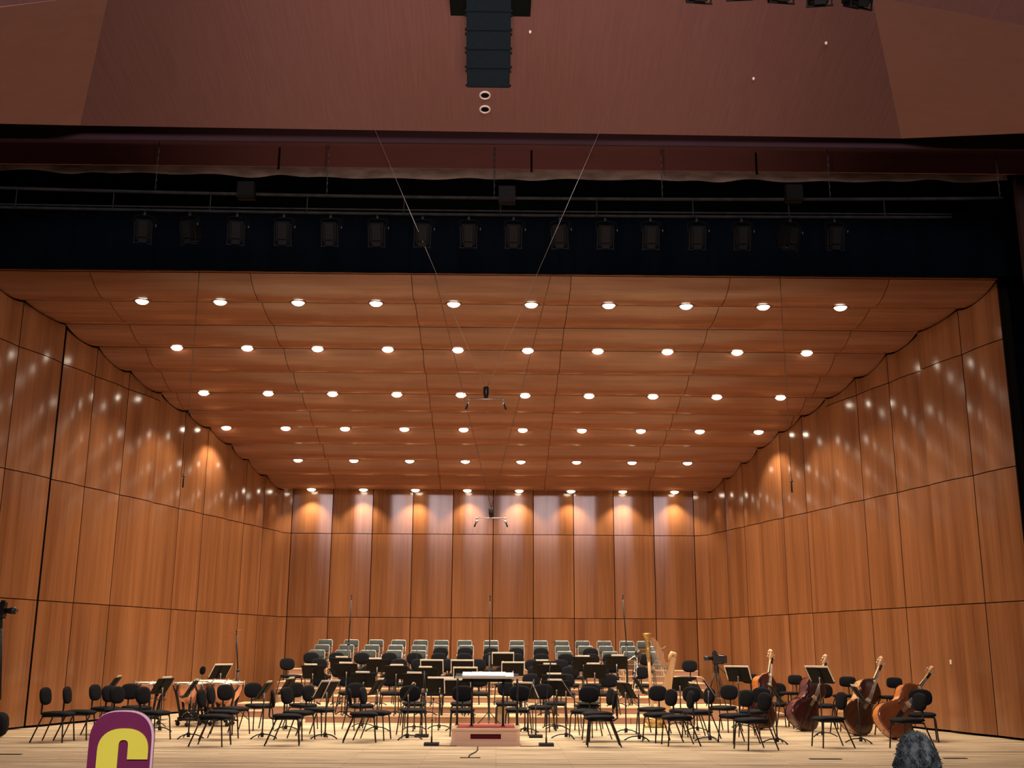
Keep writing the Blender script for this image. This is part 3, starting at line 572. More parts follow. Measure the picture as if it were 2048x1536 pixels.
def make_lantern(lab):
    t = thing('stage_lantern', lab, 'stage light', (0, 0, 0), 0, 'lanterns under the lighting bar')
    mx = Matrix.Translation((0, 0.05, -0.20)) @ Matrix.Rotation(R(20), 4, 'X')
    MB().box((0, 0, 0), (0.23, 0.26, 0.32), mx).box((0, 0, -0.17), (0.20, 0.22, 0.05), mx).obj('housing', M['lamp_body'], t)
    MB().box((0, -0.14, 0.0), (0.135, 0.02, 0.26), mx).box((0, -0.145, -0.19), (0.13, 0.02, 0.07), mx).obj('rear_panel', M['lamp_lt'], t)
    m = MB()
    for s in (-1, 1):
        m.box((s * 0.135, -0.10, -0.06), (0.014, 0.02, 0.34), mx)
    m.box((0, -0.10, -0.235), (0.30, 0.03, 0.016), mx).box((0, -0.10, 0.115), (0.25, 0.02, 0.014), mx)
    m.obj('door_frame', M['lamp_lt'], t)
    MB().tube([(-0.15, 0, -0.18), (-0.155, 0, 0.0), (-0.06, 0, 0.025), (0.06, 0, 0.025), (0.155, 0, 0.0), (0.15, 0, -0.18)], 0.009, 5).obj('yoke', M['lamp_body'], t)
    MB().box((0, 0, 0.045), (0.035, 0.035, 0.05)).tube([(0, -.03, .07), (0, -.03, .1), (0, .03, .1), (0, .03, .07)], 0.008, 5).obj('clamp', M['pipe'], t)
    MB().tube([(0.10, 0, 0.06), (0.19, -0.02, -0.02), (0.20, -0.02, -0.13), (0.17, 0.02, -0.20)], 0.006, 4).obj('cable', M['lamp_body'], t)
    MB().ball((0.195, -.06, -.16), (0.014, 0.014, 0.026), 6).obj('knob', M['chain'], t)
    return t
ln0 = None
for i, p in enumerate(LANTERN):
    lb = 'dark stage lantern, %s from the left under the lighting bar' % ORD[i]
    rz = [0.25, -0.3, 0.2, 0.05, 0, 0, 0.15, 0, 0, -0.15, 0, 0, 0, 0.05, 0.35, 0][i]
    loc = (p[0], 17.2, pz(p[0], 8.64, .05) - 0.12)
    if ln0 is None: ln0 = make_lantern(lb); ln0.location = loc; ln0.rotation_euler.z = rz
    else: dup(ln0, loc, rz, lb)
# lanterns whose lower edges just show at the top of the picture, on their own bar
tb = tag(MB().tube([(1.2, 11.0, 9.25), (5.2, 11.0, 9.28)], 0.028, 8).tube([(1.4, 11, 9.25), (1.4, 11, 11.6)], 0.006, 4).tube([(5, 11, 9.27), (5, 11, 11.6)], 0.006, 4).obj('front_lighting_bar', M['pipe']), 'grey pipe over the stage apron carrying the lanterns cut off by the top edge', 'lighting bar')
for i, p in enumerate(TOPL):
    dup(ln0, (p[0], 11.0, p[2] + 0.452), (0.1, -.1, .1, -.15, .3)[i], 'dark stage lantern cut off by the top edge, %s from the left of that row' % ORD[i], 'lanterns at the top edge')
# hanging line array
arr = thing('line_array_speaker', 'tall teal-black hanging loudspeaker column in front of the canopy', 'loudspeaker', (-0.165, 12.5, 8.405), 0)
cab = None
pos = Vector((0, 0, 0.0))
for k in range(9):
    th = R(29 - 2.2 * k); w = 0.268 + (0.008 if k else 0.0); up = Vector((0, -math.sin(th), math.cos(th)))
    mx = Matrix.Translation(pos + up * 0.114) @ Matrix.Rotation(th, 4, 'X'); pos = pos + up * 0.226
    c = MB().box((0, 0.2, 0), (2 * w, 0.40, 0.222), mx).box((0, -0.004, 0), (2 * w - 0.03, 0.012, 0.20), mx).obj('cabinet', M['spk'], arr)
    m = MB()
    for sd in (-1, 1):
        m.box((sd * (w + 0.008), 0.05, 0.085), (0.022, 0.05, 0.03), mx).box((sd * (w + 0.008), 0.05, -0.085), (0.022, 0.05, 0.03), mx)
    m.obj('hinge', M['lamp_body'], c)
MB().box((0.012, 0.3, 1.46), (1.06, 0.42, 0.26)).obj('rear_beam', M['spk'], arr)
MB().box((0.0, -0.3, 2.10), (0.5, 0.6, 0.08)).obj('flying_frame', M['spk'], arr)
MB().tube([(-0.2, -0.3, 2.1), (-0.2, -0.3, 2.75)], 0.012, 5).tube([(0.2, -0.3, 2.1), (0.2, -0.3, 2.75)], 0.012, 5).obj('hoist_chain', M['steel'], arr)

# ================================================================== hanging microphones
def wire(name, P, lab, r=0.004, m='steel'):
    return tag(MB().tube(P, r, 4).obj(name, M[m]), lab, 'wire', 'wires holding the hanging microphones')
def mic_bar(loc, w, lab):
    t = thing('hanging_microphone_pair', lab, 'microphone', loc, 0, 'hanging microphone pairs')
    MB().lathe([(0.001, 0.0), (0.028, 0.0), (0.048, 0.08), (0.05, 0.19), (0.03, 0.205), (0.001, 0.205)], 12).obj('hub', M['blk'], t)
    MB().tube([(-w / 2, 0, -0.01), (w / 2, 0, -0.01)], 0.009, 6).obj('crossbar', M['steel'], t)
    for s in (-1, 1):
        q = MB().ball((s * w / 2, 0, -0.02), 0.022, 8).tube([(s * w / 2, 0, -0.02), (s * (w / 2 - .0), -0.02, -0.09)], 0.008, 5).ball((s * (w / 2 + .0), -0.02, -0.09), 0.033, 8).obj('shock_mount', M['steel'], t)
        MB().tube([(s * w / 2, -0.02, -0.07), (s * (w / 2 + 0.045), -0.05, -0.20)], [0.014, 0.017], 8).obj('capsule', M['blk'], t)
    return t
mic_bar(MICBAR_1, 0.59, 'hanging microphone pair on a crossbar in mid air below the shell ceiling')
mic_bar(MICBAR_2, 0.60, 'hanging microphone pair on a crossbar in front of the rear shell wall')
a1 = (MICBAR_1[0] - .02, MICBAR_1[1], MICBAR_1[2] + .2); a2 = (MICBAR_1[0] + .02, MICBAR_1[1], MICBAR_1[2] + .2)
wire('wire', [ANCH_1, a1], 'thin wire from the canopy down to the nearer microphone pair, left one', 0.0045)
wire('wire', [ANCH_2, a2], 'thin wire from the canopy down to the nearer microphone pair, right one', 0.0045)
b1 = (MICBAR_2[0], MICBAR_2[1], MICBAR_2[2] + .2)
wire('wire', [(ANCH_3[0], 20.02, ANCH_3[2] + .3), ANCH_3, b1], 'dark wire down to the farther microphone pair, left one', 0.006, 'bark')
wire('wire', [(ANCH_4[0], 20.02, ANCH_4[2] + .3), ANCH_4, b1], 'dark wire down to the farther microphone pair, right one', 0.006, 'bark')
for s, p, lab in (('left', HANG_L, 'single black microphone hanging before the left shell wall'), ('right', HANG_R, 'single black microphone hanging before the right shell wall')):
    t = thing('hanging_microphone', lab, 'microphone', p, 0, 'single hanging microphones')
    MB().lathe([(0.001, -0.16), (0.016, -0.155), (0.014, 0.0), (0.010, 0.03), (0.001, 0.03)], 8).obj('body', M['blk'], t)
    MB().ball((0, 0, 0.05), (0.034, 0.034, 0.028), 8).tube([(0, 0, .05), (0, 0, .12)], 0.016, 6).obj('mount', M['bark'], t)
    wire('wire', [(p[0], p[1], p[2] + 0.1), (p[0], p[1], 9.1)], 'dark vertical wire of the single microphone at the ' + s, 0.006, 'bark')

# ================================================================== chairs
def make_chair(lab):
    t = thing('orchestra_chair', lab, 'chair')
    MB().pad((0, 0.0, 0.462), (0.47, 0.50, 0.075), 0.5, 18, 8, droop=0.018).obj('seat', M['fab'], t)
    MB().pad((0, 0.255, 0.745), (0.41, 0.30, 0.062), 0.74, 18, 8, rot=(R(82), 0, 0), bend=-0.0).obj('backrest', M['fab'], t)
    MB().tube([(0, 0.10, 0.415), (0, 0.24, 0.412), (0, 0.30, 0.45), (0, 0.298, 0.60), (0, 0.285, 0.76)], 0.016, 6).obj('back_bracket', M['blk'], t)
    m = MB()
    for s in (-1, 1): m.tube([(s * 0.19, -0.19, 0.418), (s * 0.19, 0.20, 0.418)], 0.012, 5)
    m.tube([(-0.19, -0.17, 0.418), (0.19, -0.17, 0.418)], 0.011, 5).tube([(-0.19, 0.18, 0.418), (0.19, 0.18, 0.418)], 0.011, 5)
    m.obj('seat_frame', M['blk'], t)
    for s in (-1, 1):
        MB().tube([(s * 0.17, -0.15, 0.425), (s * 0.20, -0.175, 0.40), (s * 0.207, -0.18, 0.36), (s * 0.225, -0.215, 0.0)], 0.0125, 6).obj('leg', M['blk'], t)
        MB().tube([(s * 0.17, 0.16, 0.425), (s * 0.20, 0.185, 0.40), (s * 0.205, 0.20, 0.36), (s * 0.225, 0.345, 0.0)], 0.0125, 6).obj('leg', M['blk'], t)
    return t
ch0 = make_chair('x'); used = [False]
def place_chair(x, y, z, phi, lab, grp):
    if not used[0]:
        used[0] = True; ch0.location = (x, y, z); ch0.rotation_euler.z = R(phi); ch0['label'] = lab; ch0['group'] = grp; return ch0
    return dup(ch0, (x, y, z), R(phi), lab, grp)
for i, (x, y, phi, px) in enumerate(LEFT_CHAIRS):
    f = 'facing right' if phi > 45 else 'facing front'
    place_chair(x, y, 0, phi, 'black padded chair %s, %s from the left, on the floor left of podium' % (f, ORD[i]), 'black chairs on the floor left of the podium')
for i, (x, y, phi, px) in enumerate(RIGHT_CHAIRS):
    f = 'facing left' if phi < -45 else 'facing front'
    place_chair(x, y, 0, phi, 'black padded chair %s, %s going right on the floor right of the podium' % (f, ORD[i]), 'black chairs on the floor right of the podium')
for l in RISER_CHAIRS:
    for i, (x, y, z, phi, px) in enumerate(sorted(RISER_CHAIRS[l], key=lambda t: t[4])):
        place_chair(x, y, z, phi, 'black padded chair on riser step %s, %s from the left on that step' % (['', 'one', 'two', 'three', 'four', 'five'][l], ORD[i]), 'black chairs on the risers')
def make_choir(lab):
    t = thing('choir_chair', lab, 'chair', (0, 0, 0), 0, 'grey choir chairs on the top risers')
    MB().pad((0, 0.205, 0.700), (0.405, 0.205, 0.055), 0.25, 16, 6, rot=(R(80), 0, 0)).obj('backrest', M['grey'], t)
    MB().pad((0, -0.01, 0.45), (0.41, 0.42, 0.06), 0.3, 16, 6).obj('seat', M['grey'], t)
    m = MB().tube([(-0.205, 0.12, 0.40), (-0.205, 0.175, 0.50), (-0.203, 0.225, 0.77), (-0.18, 0.232, 0.80), (0.18, 0.232, 0.80), (0.203, 0.225, 0.77), (0.205, 0.175, 0.50), (0.205, 0.12, 0.40)], 0.009, 6)
    m.obj('back_frame', M['steel'], t)
    MB().tube([(-0.2, 0.19, 0.585), (0.2, 0.19, 0.585)], 0.007, 5).obj('cross_rail', M['steel'], t)
    for s in (-1, 1):
        MB().tube([(s * 0.2, 0.13, 0.41), (s * 0.205, -0.16, 0.41), (s * 0.205, -0.19, 0.38), (s * 0.21, -0.215, 0.0)], 0.011, 6).obj('leg', M['chr'], t)
        MB().tube([(s * 0.205, 0.10, 0.40), (s * 0.215, 0.24, 0.0)], 0.011, 6).obj('leg', M['chr'], t)
    return t
cc0 = None
for l, nm in ((7, 'rearmost'), (6, 'middle'), (5, 'front')):
    for i, (x, y, z, phi, px) in enumerate(sorted(CHOIR[l], key=lambda t: t[4])):
        lb = 'grey padded chrome-framed choir chair, %s from the left in the %s grey row' % (ORD[i], nm)
        if cc0 is None: cc0 = make_choir(lb); cc0.location = (x, y, z)
        else: dup(cc0, (x, y, z), 0, lb)
# tall playing stools near the basses
def make_stool(lab, h=0.70):
    t = thing('bass_stool', lab, 'stool', (0, 0, 0), 0, 'tall stools behind the double basses')
    MB().pad((0, 0, h), (0.40, 0.38, 0.07), 0.7, 16, 6).obj('seat', M['fab'], t)
    MB().pad((0, 0.22, h + 0.27), (0.37, 0.21, 0.06), 0.6, 16, 6, rot=(R(84), 0, 0)).obj('backrest', M['fab'], t)
    MB().tube([(0, 0.05, h - .03), (0, 0.24, h - .03), (0, 0.262, h + .02), (0, 0.25, h + 0.25)], 0.014, 6).obj('back_bracket', M['blk'], t)
    for a in range(4):
        c, s = math.cos(PI / 4 + a * PI / 2), math.sin(PI / 4 + a * PI / 2)
        MB().tube([(c * .15, s * .15, h - .035), (c * .19, s * .19, h - .1), (c * .30, s * .30, 0)], 0.013, 6).obj('leg', M['blk'], t)
    MB().tube([(.25 * math.cos(a * PI / 4 + 0), .25 * math.sin(a * PI / 4 + 0), 0.22) for a in range(8)], 0.009, 5, closed=True).obj('foot_ring', M['blk'], t)
    return t
st0 = None
for i, (p, phi, w) in enumerate(((STOOL_1, -25, 'behind the leftmost double bass'), (STOOL_2, -50, 'behind the maroon double bass'), (STOOL_3, -45, 'behind the dark brown double bass'), (STOOL_4, -55, 'behind the orange double bass'))):
    lb = 'tall black stool with an oval backrest ' + w
    if st0 is None: st0 = make_stool(lb); d = st0
    else: d = dup(st0, (0, 0, 0), 0, lb)
    d.location = (p[0], p[1], 0); d.rotation_euler.z = R(phi)

# ================================================================== music stands
TILT = R(33)
def stand_parts(t, h):      # h = height of the desk centre
    pm = Matrix.Translation((0, 0, h)) @ Matrix.Rotation(-TILT, 4, 'X')
    MB().box((0, 0.0, 0.0), (0.50, 0.006, 0.345), pm).box((0, -0.03, -0.17), (0.50, 0.06, 0.006), pm).box((0, 0.008, 0), (0.085, 0.012, 0.30), pm).obj('desk', M['plate'], t)
    MB().ball((0, 0.035, -0.03), (0.020, 0.02, 0.022), 8, pm).obj('tilt_knob', M['steel'], t)
    MB().tube([(0, 0.02, h * 0.75), (0, 0.02, h - 0.03)], 0.008, 6).obj('inner_tube', M['steel'], t)
    MB().tube([(0, 0.02, 0.03), (0, 0.02, h * 0.84)], 0.0135, 8).obj('outer_tube', M['blk'], t)
    MB().lathe([(0.03, 0.025), (0.032, 0.09), (0.016, 0.11)], 8, Matrix.Translation((0, 0.02, 0))).obj('hub', M['blk'], t)
    for k in range(3):
        a = R(-90 + 120 * k + 180)
        c, s = math.cos(a), math.sin(a)
        MB().tube([(c * .02, .02 + s * .02, 0.075), (c * .12, .02 + s * .12, 0.07), (c * .21, .02 + s * .21, 0.04), (c * .27, .02 + s * .27, 0.006)], 0.014, 6, flat=0.8).obj('leg', M['blk'], t)
    return t
protos = {}
def sheet_mesh(w, two):
    m = MB(); H = 0.345
    m.box((0, -0.008, 0.026), (w, 0.006, H))
    if two: m.box((-w / 4, -0.013, 0.026), (w / 2 - .01, 0.004, H - .006)).box((w / 4, -0.013, 0.026), (w / 2 - .01, 0.004, H - .006))
    return m
sh_proto = {}
def place_stand(x, y, z, kz, phi, sheet, lab, grp, slab_, k):
    h = round(kz - z, 2)
    loc = (x, y, z)
    if h not in protos:
        t = thing('music_stand', lab, 'music stand', loc, R(phi), grp); stand_parts(t, h); protos[h] = t
    else: t = dup(protos[h], loc, R(phi), lab, grp)
    if sheet:
        w = 0.54 if sheet == 2 else 0.29
        if w not in sh_proto:
            o = sheet_mesh(w, sheet == 2).obj('sheet_music', M['paper']); sh_proto[w] = o
        else: o = sh_proto[w].copy(); COL.objects.link(o)
        tag(o, slab_, 'sheet music', 'sheet music on the stands')
        off = ((k * 37) % 11 - 5) * 0.008 if sheet == 1 else 0
        o.matrix_world = Matrix.Translation((x, y, z)) @ Matrix.Rotation(R(phi), 4, 'Z') @ Matrix.Translation((off, 0, h)) @ Matrix.Rotation(-TILT, 4, 'X') @ Matrix.Translation((0, 0, 0.012))
    return t
for i, (x, y, z, kz, phi, s, px) in enumerate(LEFT_STANDS):
    place_stand(x, y, z, kz, phi, s, 'black music stand on the floor left of the podium, %s from the left' % ORD[i], 'music stands on the floor left of the podium', 'white sheet music on the %s floor stand from the left' % ORD[i], i)
for i, (x, y, z, kz, phi, s, px) in enumerate(RIGHT_STANDS):
    place_stand(x, y, z, kz, phi, s, 'black music stand on the floor right of the podium, %s going right' % ORD[i], 'music stands on the floor right of the podium', 'white sheet music on the %s floor stand right of the podium' % ORD[i], i + 3)
for i, (x, y, z, kz, phi, s, px) in enumerate(RISER_STANDS):
    place_stand(x, y, z, kz, phi, s, 'black music stand on the risers, %s from the left of the riser stands' % ORD[i], 'music stands on the risers', 'white sheet music on the %s riser stand from the left' % ORD[i], i + 5)

# ================================================================== podium and conductor's desk
pw = PODIUM_R[0] - PODIUM_L[0]; pc = ((PODIUM_L[0] + PODIUM_R[0]) / 2, 19.14, 0)
pod = thing('conductor_podium', 'pale oak podium with a red carpet top and a slotted front panel', 'podium', pc)
MB().box((0, 0.62, 0.02), (pw, 1.24, 0.04)).box((0, 0.62, 0.055), (pw - .03, 1.21, 0.03)).obj('plinth', M['podium'], pod)
MB().box((-0.40, 0.05, 0.155), (0.29, 0.03, 0.17)).box((0.40, 0.05, 0.155), (0.29, 0.03, 0.17)).box((0, 0.05, 0.087), (0.508, 0.03, 0.034)).box((0, 0.05, 0.215), (0.508, 0.03, 0.05)).obj('front_panel', M['podium'], pod)
MB().box((0, 0.072, 0.147), (0.56, 0.012, 0.10)).obj('slot_cloth', M['slot'], pod)
m = MB()
for a in ((0, 0.032, 0.102, 0.54, 0.012, 0.010), (0, 0.032, 0.192, 0.54, 0.012, 0.010), (-0.265, 0.032, 0.147, 0.010, 0.012, 0.080), (0.265, 0.032, 0.147, 0.010, 0.012, 0.080)): m.box(a[:3], a[3:])
m.obj('slot_frame', M['podium'], pod)
for s in (-1, 1): MB().box((s * (pw / 2 - .035), 0.62, 0.155), (0.03, 1.16, 0.17)).box((s * (pw / 2 - .05), 0.045, 0.155), (0.05, 0.045, 0.17)).obj('side_panel', M['podium'], pod)
MB().box((0, 0.62, 0.255), (pw - .02, 1.22, 0.035)).obj('top_board', M['podium'], pod)
MB().box((0, 0.66, 0.276), (pw - .20, 1.02, 0.010)).obj('carpet', M['red'], pod)
cdk = thing('conductor_desk', 'wide black conductor desk on four posts standing on the podium', 'desk', (pc[0] + 0.01, 19.75, 0.281))
mx = Matrix.Translation((0, 0.05, 0.83)) @ Matrix.Rotation(R(8), 4, 'X')
MB().box((0, 0, 0), (1.10, 0.46, 0.014), mx).obj('desk_top', M['plate'], cdk)
MB().box((0, -0.235, 0.010), (1.10, 0.012, 0.035), mx).obj('front_lip', M['steel'], cdk)
MB().box((0, -0.02, 0.775), (0.86, 0.014, 0.05)).box((0, 0.1, 0.74), (0.9, 0.03, 0.03)).obj('under_rail', M['blk'], cdk)
for x, y in ((-0.26, -0.1), (0.28, -0.1), (-0.52, 0.22), (0.53, 0.22)):
    MB().tube([(x, y, 0.0), (x, y, 0.79)], 0.019, 8).box((x, y, 0.008), (0.07, 0.07, 0.016)).obj('post', M['blk'], cdk)
sc_o = MB().box((0.02, 0.0, 0.022), (0.88, 0.40, 0.012), mx).box((0.02, -0.005, 0.034), (0.60, 0.40, 0.012), mx).box((-0.36, -0.005, 0.034), (0.14, 0.38, 0.01), mx).obj('open_score', M['paper'], None)
sc_o.location = cdk.location; tag(sc_o, 'large open white score lying on the conductor desk', 'sheet music')

# ================================================================== microphones on stands
def plate_mic(base, top, lab, boom=None, head=None):
    t = thing('microphone_stand', lab, 'microphone stand', (base[0], base[1], 0), 0, 'microphone stands with square black bases')
    MB().box((0, 0, 0.024), (0.245, 0.245, 0.048)).obj('base_plate', M['blk'], t)
    d = Vector((top[0] - base[0], top[1] - base[1], top[2]))
    MB().tube([(0, 0, 0.04), (0, 0, 0.14)], 0.015, 8).tube([(0, 0, 0.1), (0, 0, d.z * 0.55)], 0.011, 6).obj('lower_tube', M['blk'], t)
    MB().tube([(0, 0, d.z * 0.5), (d.x, 0, d.z)], 0.0065, 6).ball((0, 0, d.z * .55), 0.018, 6).obj('upper_tube', M['chain'], t)
    if boom:
        MB().tube([(d.x, 0, d.z), tuple(boom)], 0.006, 5).obj('boom', M['chain'], t)
        e = Vector(boom); MB().tube([e, e + Vector((0.01, 0, -0.13))], 0.013, 8).obj('microphone', M['steel'], t)
    else: MB().tube([(d.x, 0, d.z - .01), (d.x, -0.06, d.z + 0.03)], 0.013, 8).obj('microphone', M['blk'], t)
    return t
plate_mic(MIC_A, MIC_A_T, 'square-based microphone stand left of the podium, the farther one', boom=(0.06, -0.05, 0.78))
plate_mic(MIC_B, MIC_B_T, 'square-based microphone stand left of the podium, the nearer one')
plate_mic(MIC_C, MIC_C_T, 'square-based microphone stand right of the podium, the farther one', boom=(-0.16, -0.05, 0.62))
plate_mic(MIC_D, MIC_D_T, 'square-based microphone stand right of the podium, the nearer one')
def tall_mic(x, y, z0, ztop, lab, r=0.026, lean=0.0):
    t = thing('tall_microphone_stand', lab, 'microphone stand', (x, y, z0), 0, 'tall thin microphone stands')
    h = ztop - z0
    MB().tube([(0, 0, 0.12), (0, 0, h * .55)], r, 8).obj('lower_tube', M['blk'], t)
    MB().tube([(0, 0, h * .53), (lean, 0, h - .1)], r * .62, 6).ball((0, 0, h * .55), r * 1.5, 6).obj('upper_tube', M['blk'], t)
    MB().tube([(lean, 0, h - .1), (lean, -.02, h - .02)], 0.011, 6).ball((lean, -.02, h), (0.02, .02, .026), 8).obj('microphone', M['blk'], t)
    for k in range(3):
        a = R(30 + 120 * k); MB().tube([(0, 0, 0.30), (.16 * math.cos(a), .16 * math.sin(a), .14), (.30 * math.cos(a), .30 * math.sin(a), 0.012)], 0.010, 5).obj('leg', M['blk'], t)
    return t
tall_mic(TALL_A[0] - .03, 26.75, LV[2], TALL_A[2], 'tall black microphone stand on the left part of the risers', lean=.03)
tall_mic(TALL_B[0] - .0, 24.0, 0, TALL_B[2], 'tall thin microphone stand on the floor behind the podium', r=0.022)
tall_mic(TALL_C[0] + .07, 27.4, LV[2], TALL_C[2], 'tall black microphone stand on the risers left of the harp', lean=-.07)
t = tall_mic(TALL_D[0] + .10, 25.6, 0, TALL_D[2], 'tall microphone stand with a short T top behind the timpani', r=0.028, lean=-.08)
MB().tube([(-.23, -.02, TALL_D[2] - .03), (0.02, -.02, TALL_D[2] + .02)], 0.008, 5).obj('t_bar', M['bark'], t)
for x, y, l, h, lab in ((-2.1, 29.6, 5, 1.02, 'thin low microphone stand before the grey chairs, left of centre'), (0.82, 29.65, 5, 0.95, 'thin low microphone stand before the rear wall, right of centre'), (1.52, 29.6, 5, 1.05, 'thin low microphone stand beside the black riser chairs at right')):
    t = thing('microphone_stand', lab, 'microphone stand', (x, y, LV[l]), 0, 'thin riser microphones')
    y = y
    MB().lathe([(0.001, 0), (0.11, 0), (0.11, 0.015), (0.02, 0.03), (0.001, .03)], 12).obj('base', M['blk'], t)
    MB().tube([(0, 0, 0.02), (0, 0, h)], 0.007, 5).obj('tube', M['blk'], t)
    MB().tube([(0.02, -.01, h + .01), (-.09, -.04, h - .02)], 0.010, 6).obj('microphone', M['blk'], t)

# ================================================================== timpani
def timpani(p, r, lab, pedal_a):
    t = thing('kettledrum', lab, 'drum', (p[0], p[1], 0), 0, 'copper kettledrums by the left wall')
    zt = p[2]; d = r * 1.22
    MB().lathe([(0.001, zt - d - 0.02), (r * .30, zt - d), (r * .58, zt - d * .86), (r * .80, zt - d * .62), (r * .92, zt - d * .32), (r * .955, zt - 0.03), (r * .955, zt - 0.02)], 28).obj('bowl', M['copper'], t)
    MB().lathe([(0.001, zt), (r * .97, zt), (r * .985, zt - .006), (r * .99, zt - .03)], 28).obj('drumhead', M['skin_head'], t)
    MB().lathe([(r * .99, zt - 0.045), (r * 1.03, zt - 0.045), (r * 1.03, zt - 0.012), (r * .99, zt - 0.012)], 28).obj('hoop', M['chr'], t)
    for k in range(8):
        a = 2 * PI * k / 8 + .2; c, s = math.cos(a), math.sin(a)
        MB().tube([(c * r * 1.04, s * r * 1.04, zt + .012), (c * r * 1.04, s * r * 1.04, zt - .11)], 0.009, 5).box((c * r * 1.04, s * r * 1.04, zt + .018), (.02, .02, .015)).obj('tension_rod', M['steel'], t)
    for k in range(4):
        a = PI / 4 + k * PI / 2; c, s = math.cos(a), math.sin(a); q = (-s, c)
        m = MB()
        for e in (-1, 1): m.tube([(c * r * 1.02 + e * q[0] * .09, s * r * 1.02 + e * q[1] * .09, zt - .05), (c * r * 1.0 + e * q[0] * .05, s * r * 1.0 + e * q[1] * .05, zt - .14), (c * r * .97, s * r * .97, zt - .20)], 0.020, 5)
        m.tube([(c * r * .98, s * r * .98, zt - .18), (c * r * .86, s * r * .86, zt - d * .75), (c * r * .60, s * r * .60, 0.24), (c * r * .55, s * r * .55, 0.16)], 0.026, 6)
        m.obj('strut', M['blk'], t)
    m = MB().lathe([(r * .50, 0.12), (r * .66, 0.12), (r * .66, 0.18), (r * .50, 0.18)], 20)
    for k in range(3):
        a = pedal_a + 2 * PI * k / 3; m.tube([(0, 0, .15), (math.cos(a) * r * .85, math.sin(a) * r * .85, .11)], 0.022, 6)
    m.tube([(0, 0, .14), (0, 0, zt - d)], 0.02, 6).box((.05, -.05, .23), (.30, .12, .10)).box((-.1, .05, .27), (.12, .22, .12)).obj('base', M['blk'], t)
    MB().tube([(-.12, -.14, .20), (.02, -.16, .30), (.14, -.14, .19)], .012, 5).tube([(-.06, -.12, .33), (.12, -.13, .33)], .010, 5).obj('linkage', M['chr'], t)
    for k in range(3):
        a = pedal_a + PI / 3 + 2 * PI * k / 3; c, s = math.cos(a) * r * .75, math.sin(a) * r * .75
        MB().lathe([(.001, -.012), (.045, -.012), (.045, .012), (.001, .012)], 12, Matrix.Translation((c, s, .046)) @ Matrix.Rotation(PI / 2, 4, 'X')).tube([(c, s, .06), (c * .9, s * .9, .14)], .016, 6).obj('caster', M['blk'], t)
    c, s = math.cos(pedal_a), math.sin(pedal_a)
    MB().box((c * (r + .12), s * (r + .12), 0.085), (.12, .26, .02), Matrix.Identity(4)).tube([(c * r * .7, s * r * .7, .12), (c * (r + .1), s * (r + .1), .075)], .016, 6).box((c * (r * .8), s * (r * .8), .2), (.14, .1, .1)).obj('pedal', M['steel'], t)
    return t
timpani(TIMP_1, 0.30, 'smallest copper kettledrum at the far left behind a slanted music stand', R(60))
timpani(TIMP_2, 0.335, 'copper kettledrum second from the left, close beside the big right one', R(100))
timpani(TIMP_3, 0.40, 'widest copper kettledrum standing at the back of the set', R(80))
timpani(TIMP_4, 0.36, 'rightmost copper kettledrum with its bowl showing behind the violin chairs', R(120))
t = thing('drum_throne', 'black round drum throne with an oval back rising behind the kettledrums', 'stool', (-6.68, 25.25, 0))
MB().pad((0, 0, 0.70), (0.36, 0.36, 0.08), 1.0, 18, 6).obj('seat', M['fab'], t)
MB().pad((0.12, 0.14, 1.075), (0.17, 0.19, 0.05), 0.9, 16, 6, rot=(R(80), 0, R(-30))).obj('backrest', M['fab'], t)
MB().tube([(0, 0.03, .66), (0.08, .17, .72), (.11, .19, 1.0)], 0.012, 6).tube([(0, 0, .66), (0, 0, .2)], .02, 8).obj('post', M['blk'], t)
for k in range(4):
    a = k * PI / 2 + .4; MB().tube([(0, 0, .34), (.24 * math.cos(a), .24 * math.sin(a), .01)], .011, 6).obj('leg', M['blk'], t)
# mallets tray between the drums
t = thing('mallet_stand', 'small black mallet stand with round heads between the kettledrums', 'stand', (-6.86, 23.35, 0))
MB().tube([(0, 0, .02), (0, 0, .52)], .012, 6).obj('post', M['blk'], t)
for k in range(3):
    a = k * 2 * PI / 3; MB().tube([(0, 0, .12), (.16 * math.cos(a), .16 * math.sin(a), .008)], .009, 5).obj('leg', M['blk'], t)
MB().box((0, 0, .53), (.22, .12, .014)).obj('tray', M['blk'], t)
for dx, r in ((-.06, .042), (.06, .040)): MB().tube([(dx, .0, .545), (dx * 1.1, -.02, .60)], .007, 5).ball((dx * 1.12, -.02, .63), (r, r, r * .9), 8).obj('round_head', M['fab'], t)

# ================================================================== harp
hx, hy = HARP[0], HARP[1]
t = thing('concert_harp', 'gilded and maple concert harp standing right of the risers', 'harp', (hx, hy, 0))
MB().lathe([(0.13, .0), (.15, .03), (.13, .06), (.115, .12), (.14, .15), (.12, .19), (.10, .22)], 20, Matrix.Translation((0.0, 0, 0)) @ Matrix.Scale(1.45, 4, (1, 0, 0))).obj('pedestal', M['gold'], t)
for k in range(4): MB().lathe([(.001, 0), (.05, 0), (.055, .03), (.03, .07), (.001, .07)], 10, Matrix.Translation((-.19 + .36 * (k % 2), -.12 + .24 * (k // 2), 0))).obj('foot', M['gold'], t)
ax = Matrix.Translation((-0.045, 0, 0.20)) @ Matrix.Rotation(R(-3.0), 4, 'Y')
MB().lathe([(.045, 0), (.05, .05), (.036, .10), (.034, .60), (.034, 1.15)], 14, ax).obj('column', M['maple'], t)
MB().lathe([(.034, 1.12), (.042, 1.16), (.036, 1.20), (.05, 1.25), (.044, 1.30), (.056, 1.34), (.044, 1.38), (.050, 1.45), (.042, 1.50), (.058, 1.53), (.046, 1.56), (.060, 1.62), (.075, 1.66), (.082, 1.69), (.095, 1.695), (.095, 1.715), (.001, 1.72)], 18, ax).obj('crown', M['gold'], t)
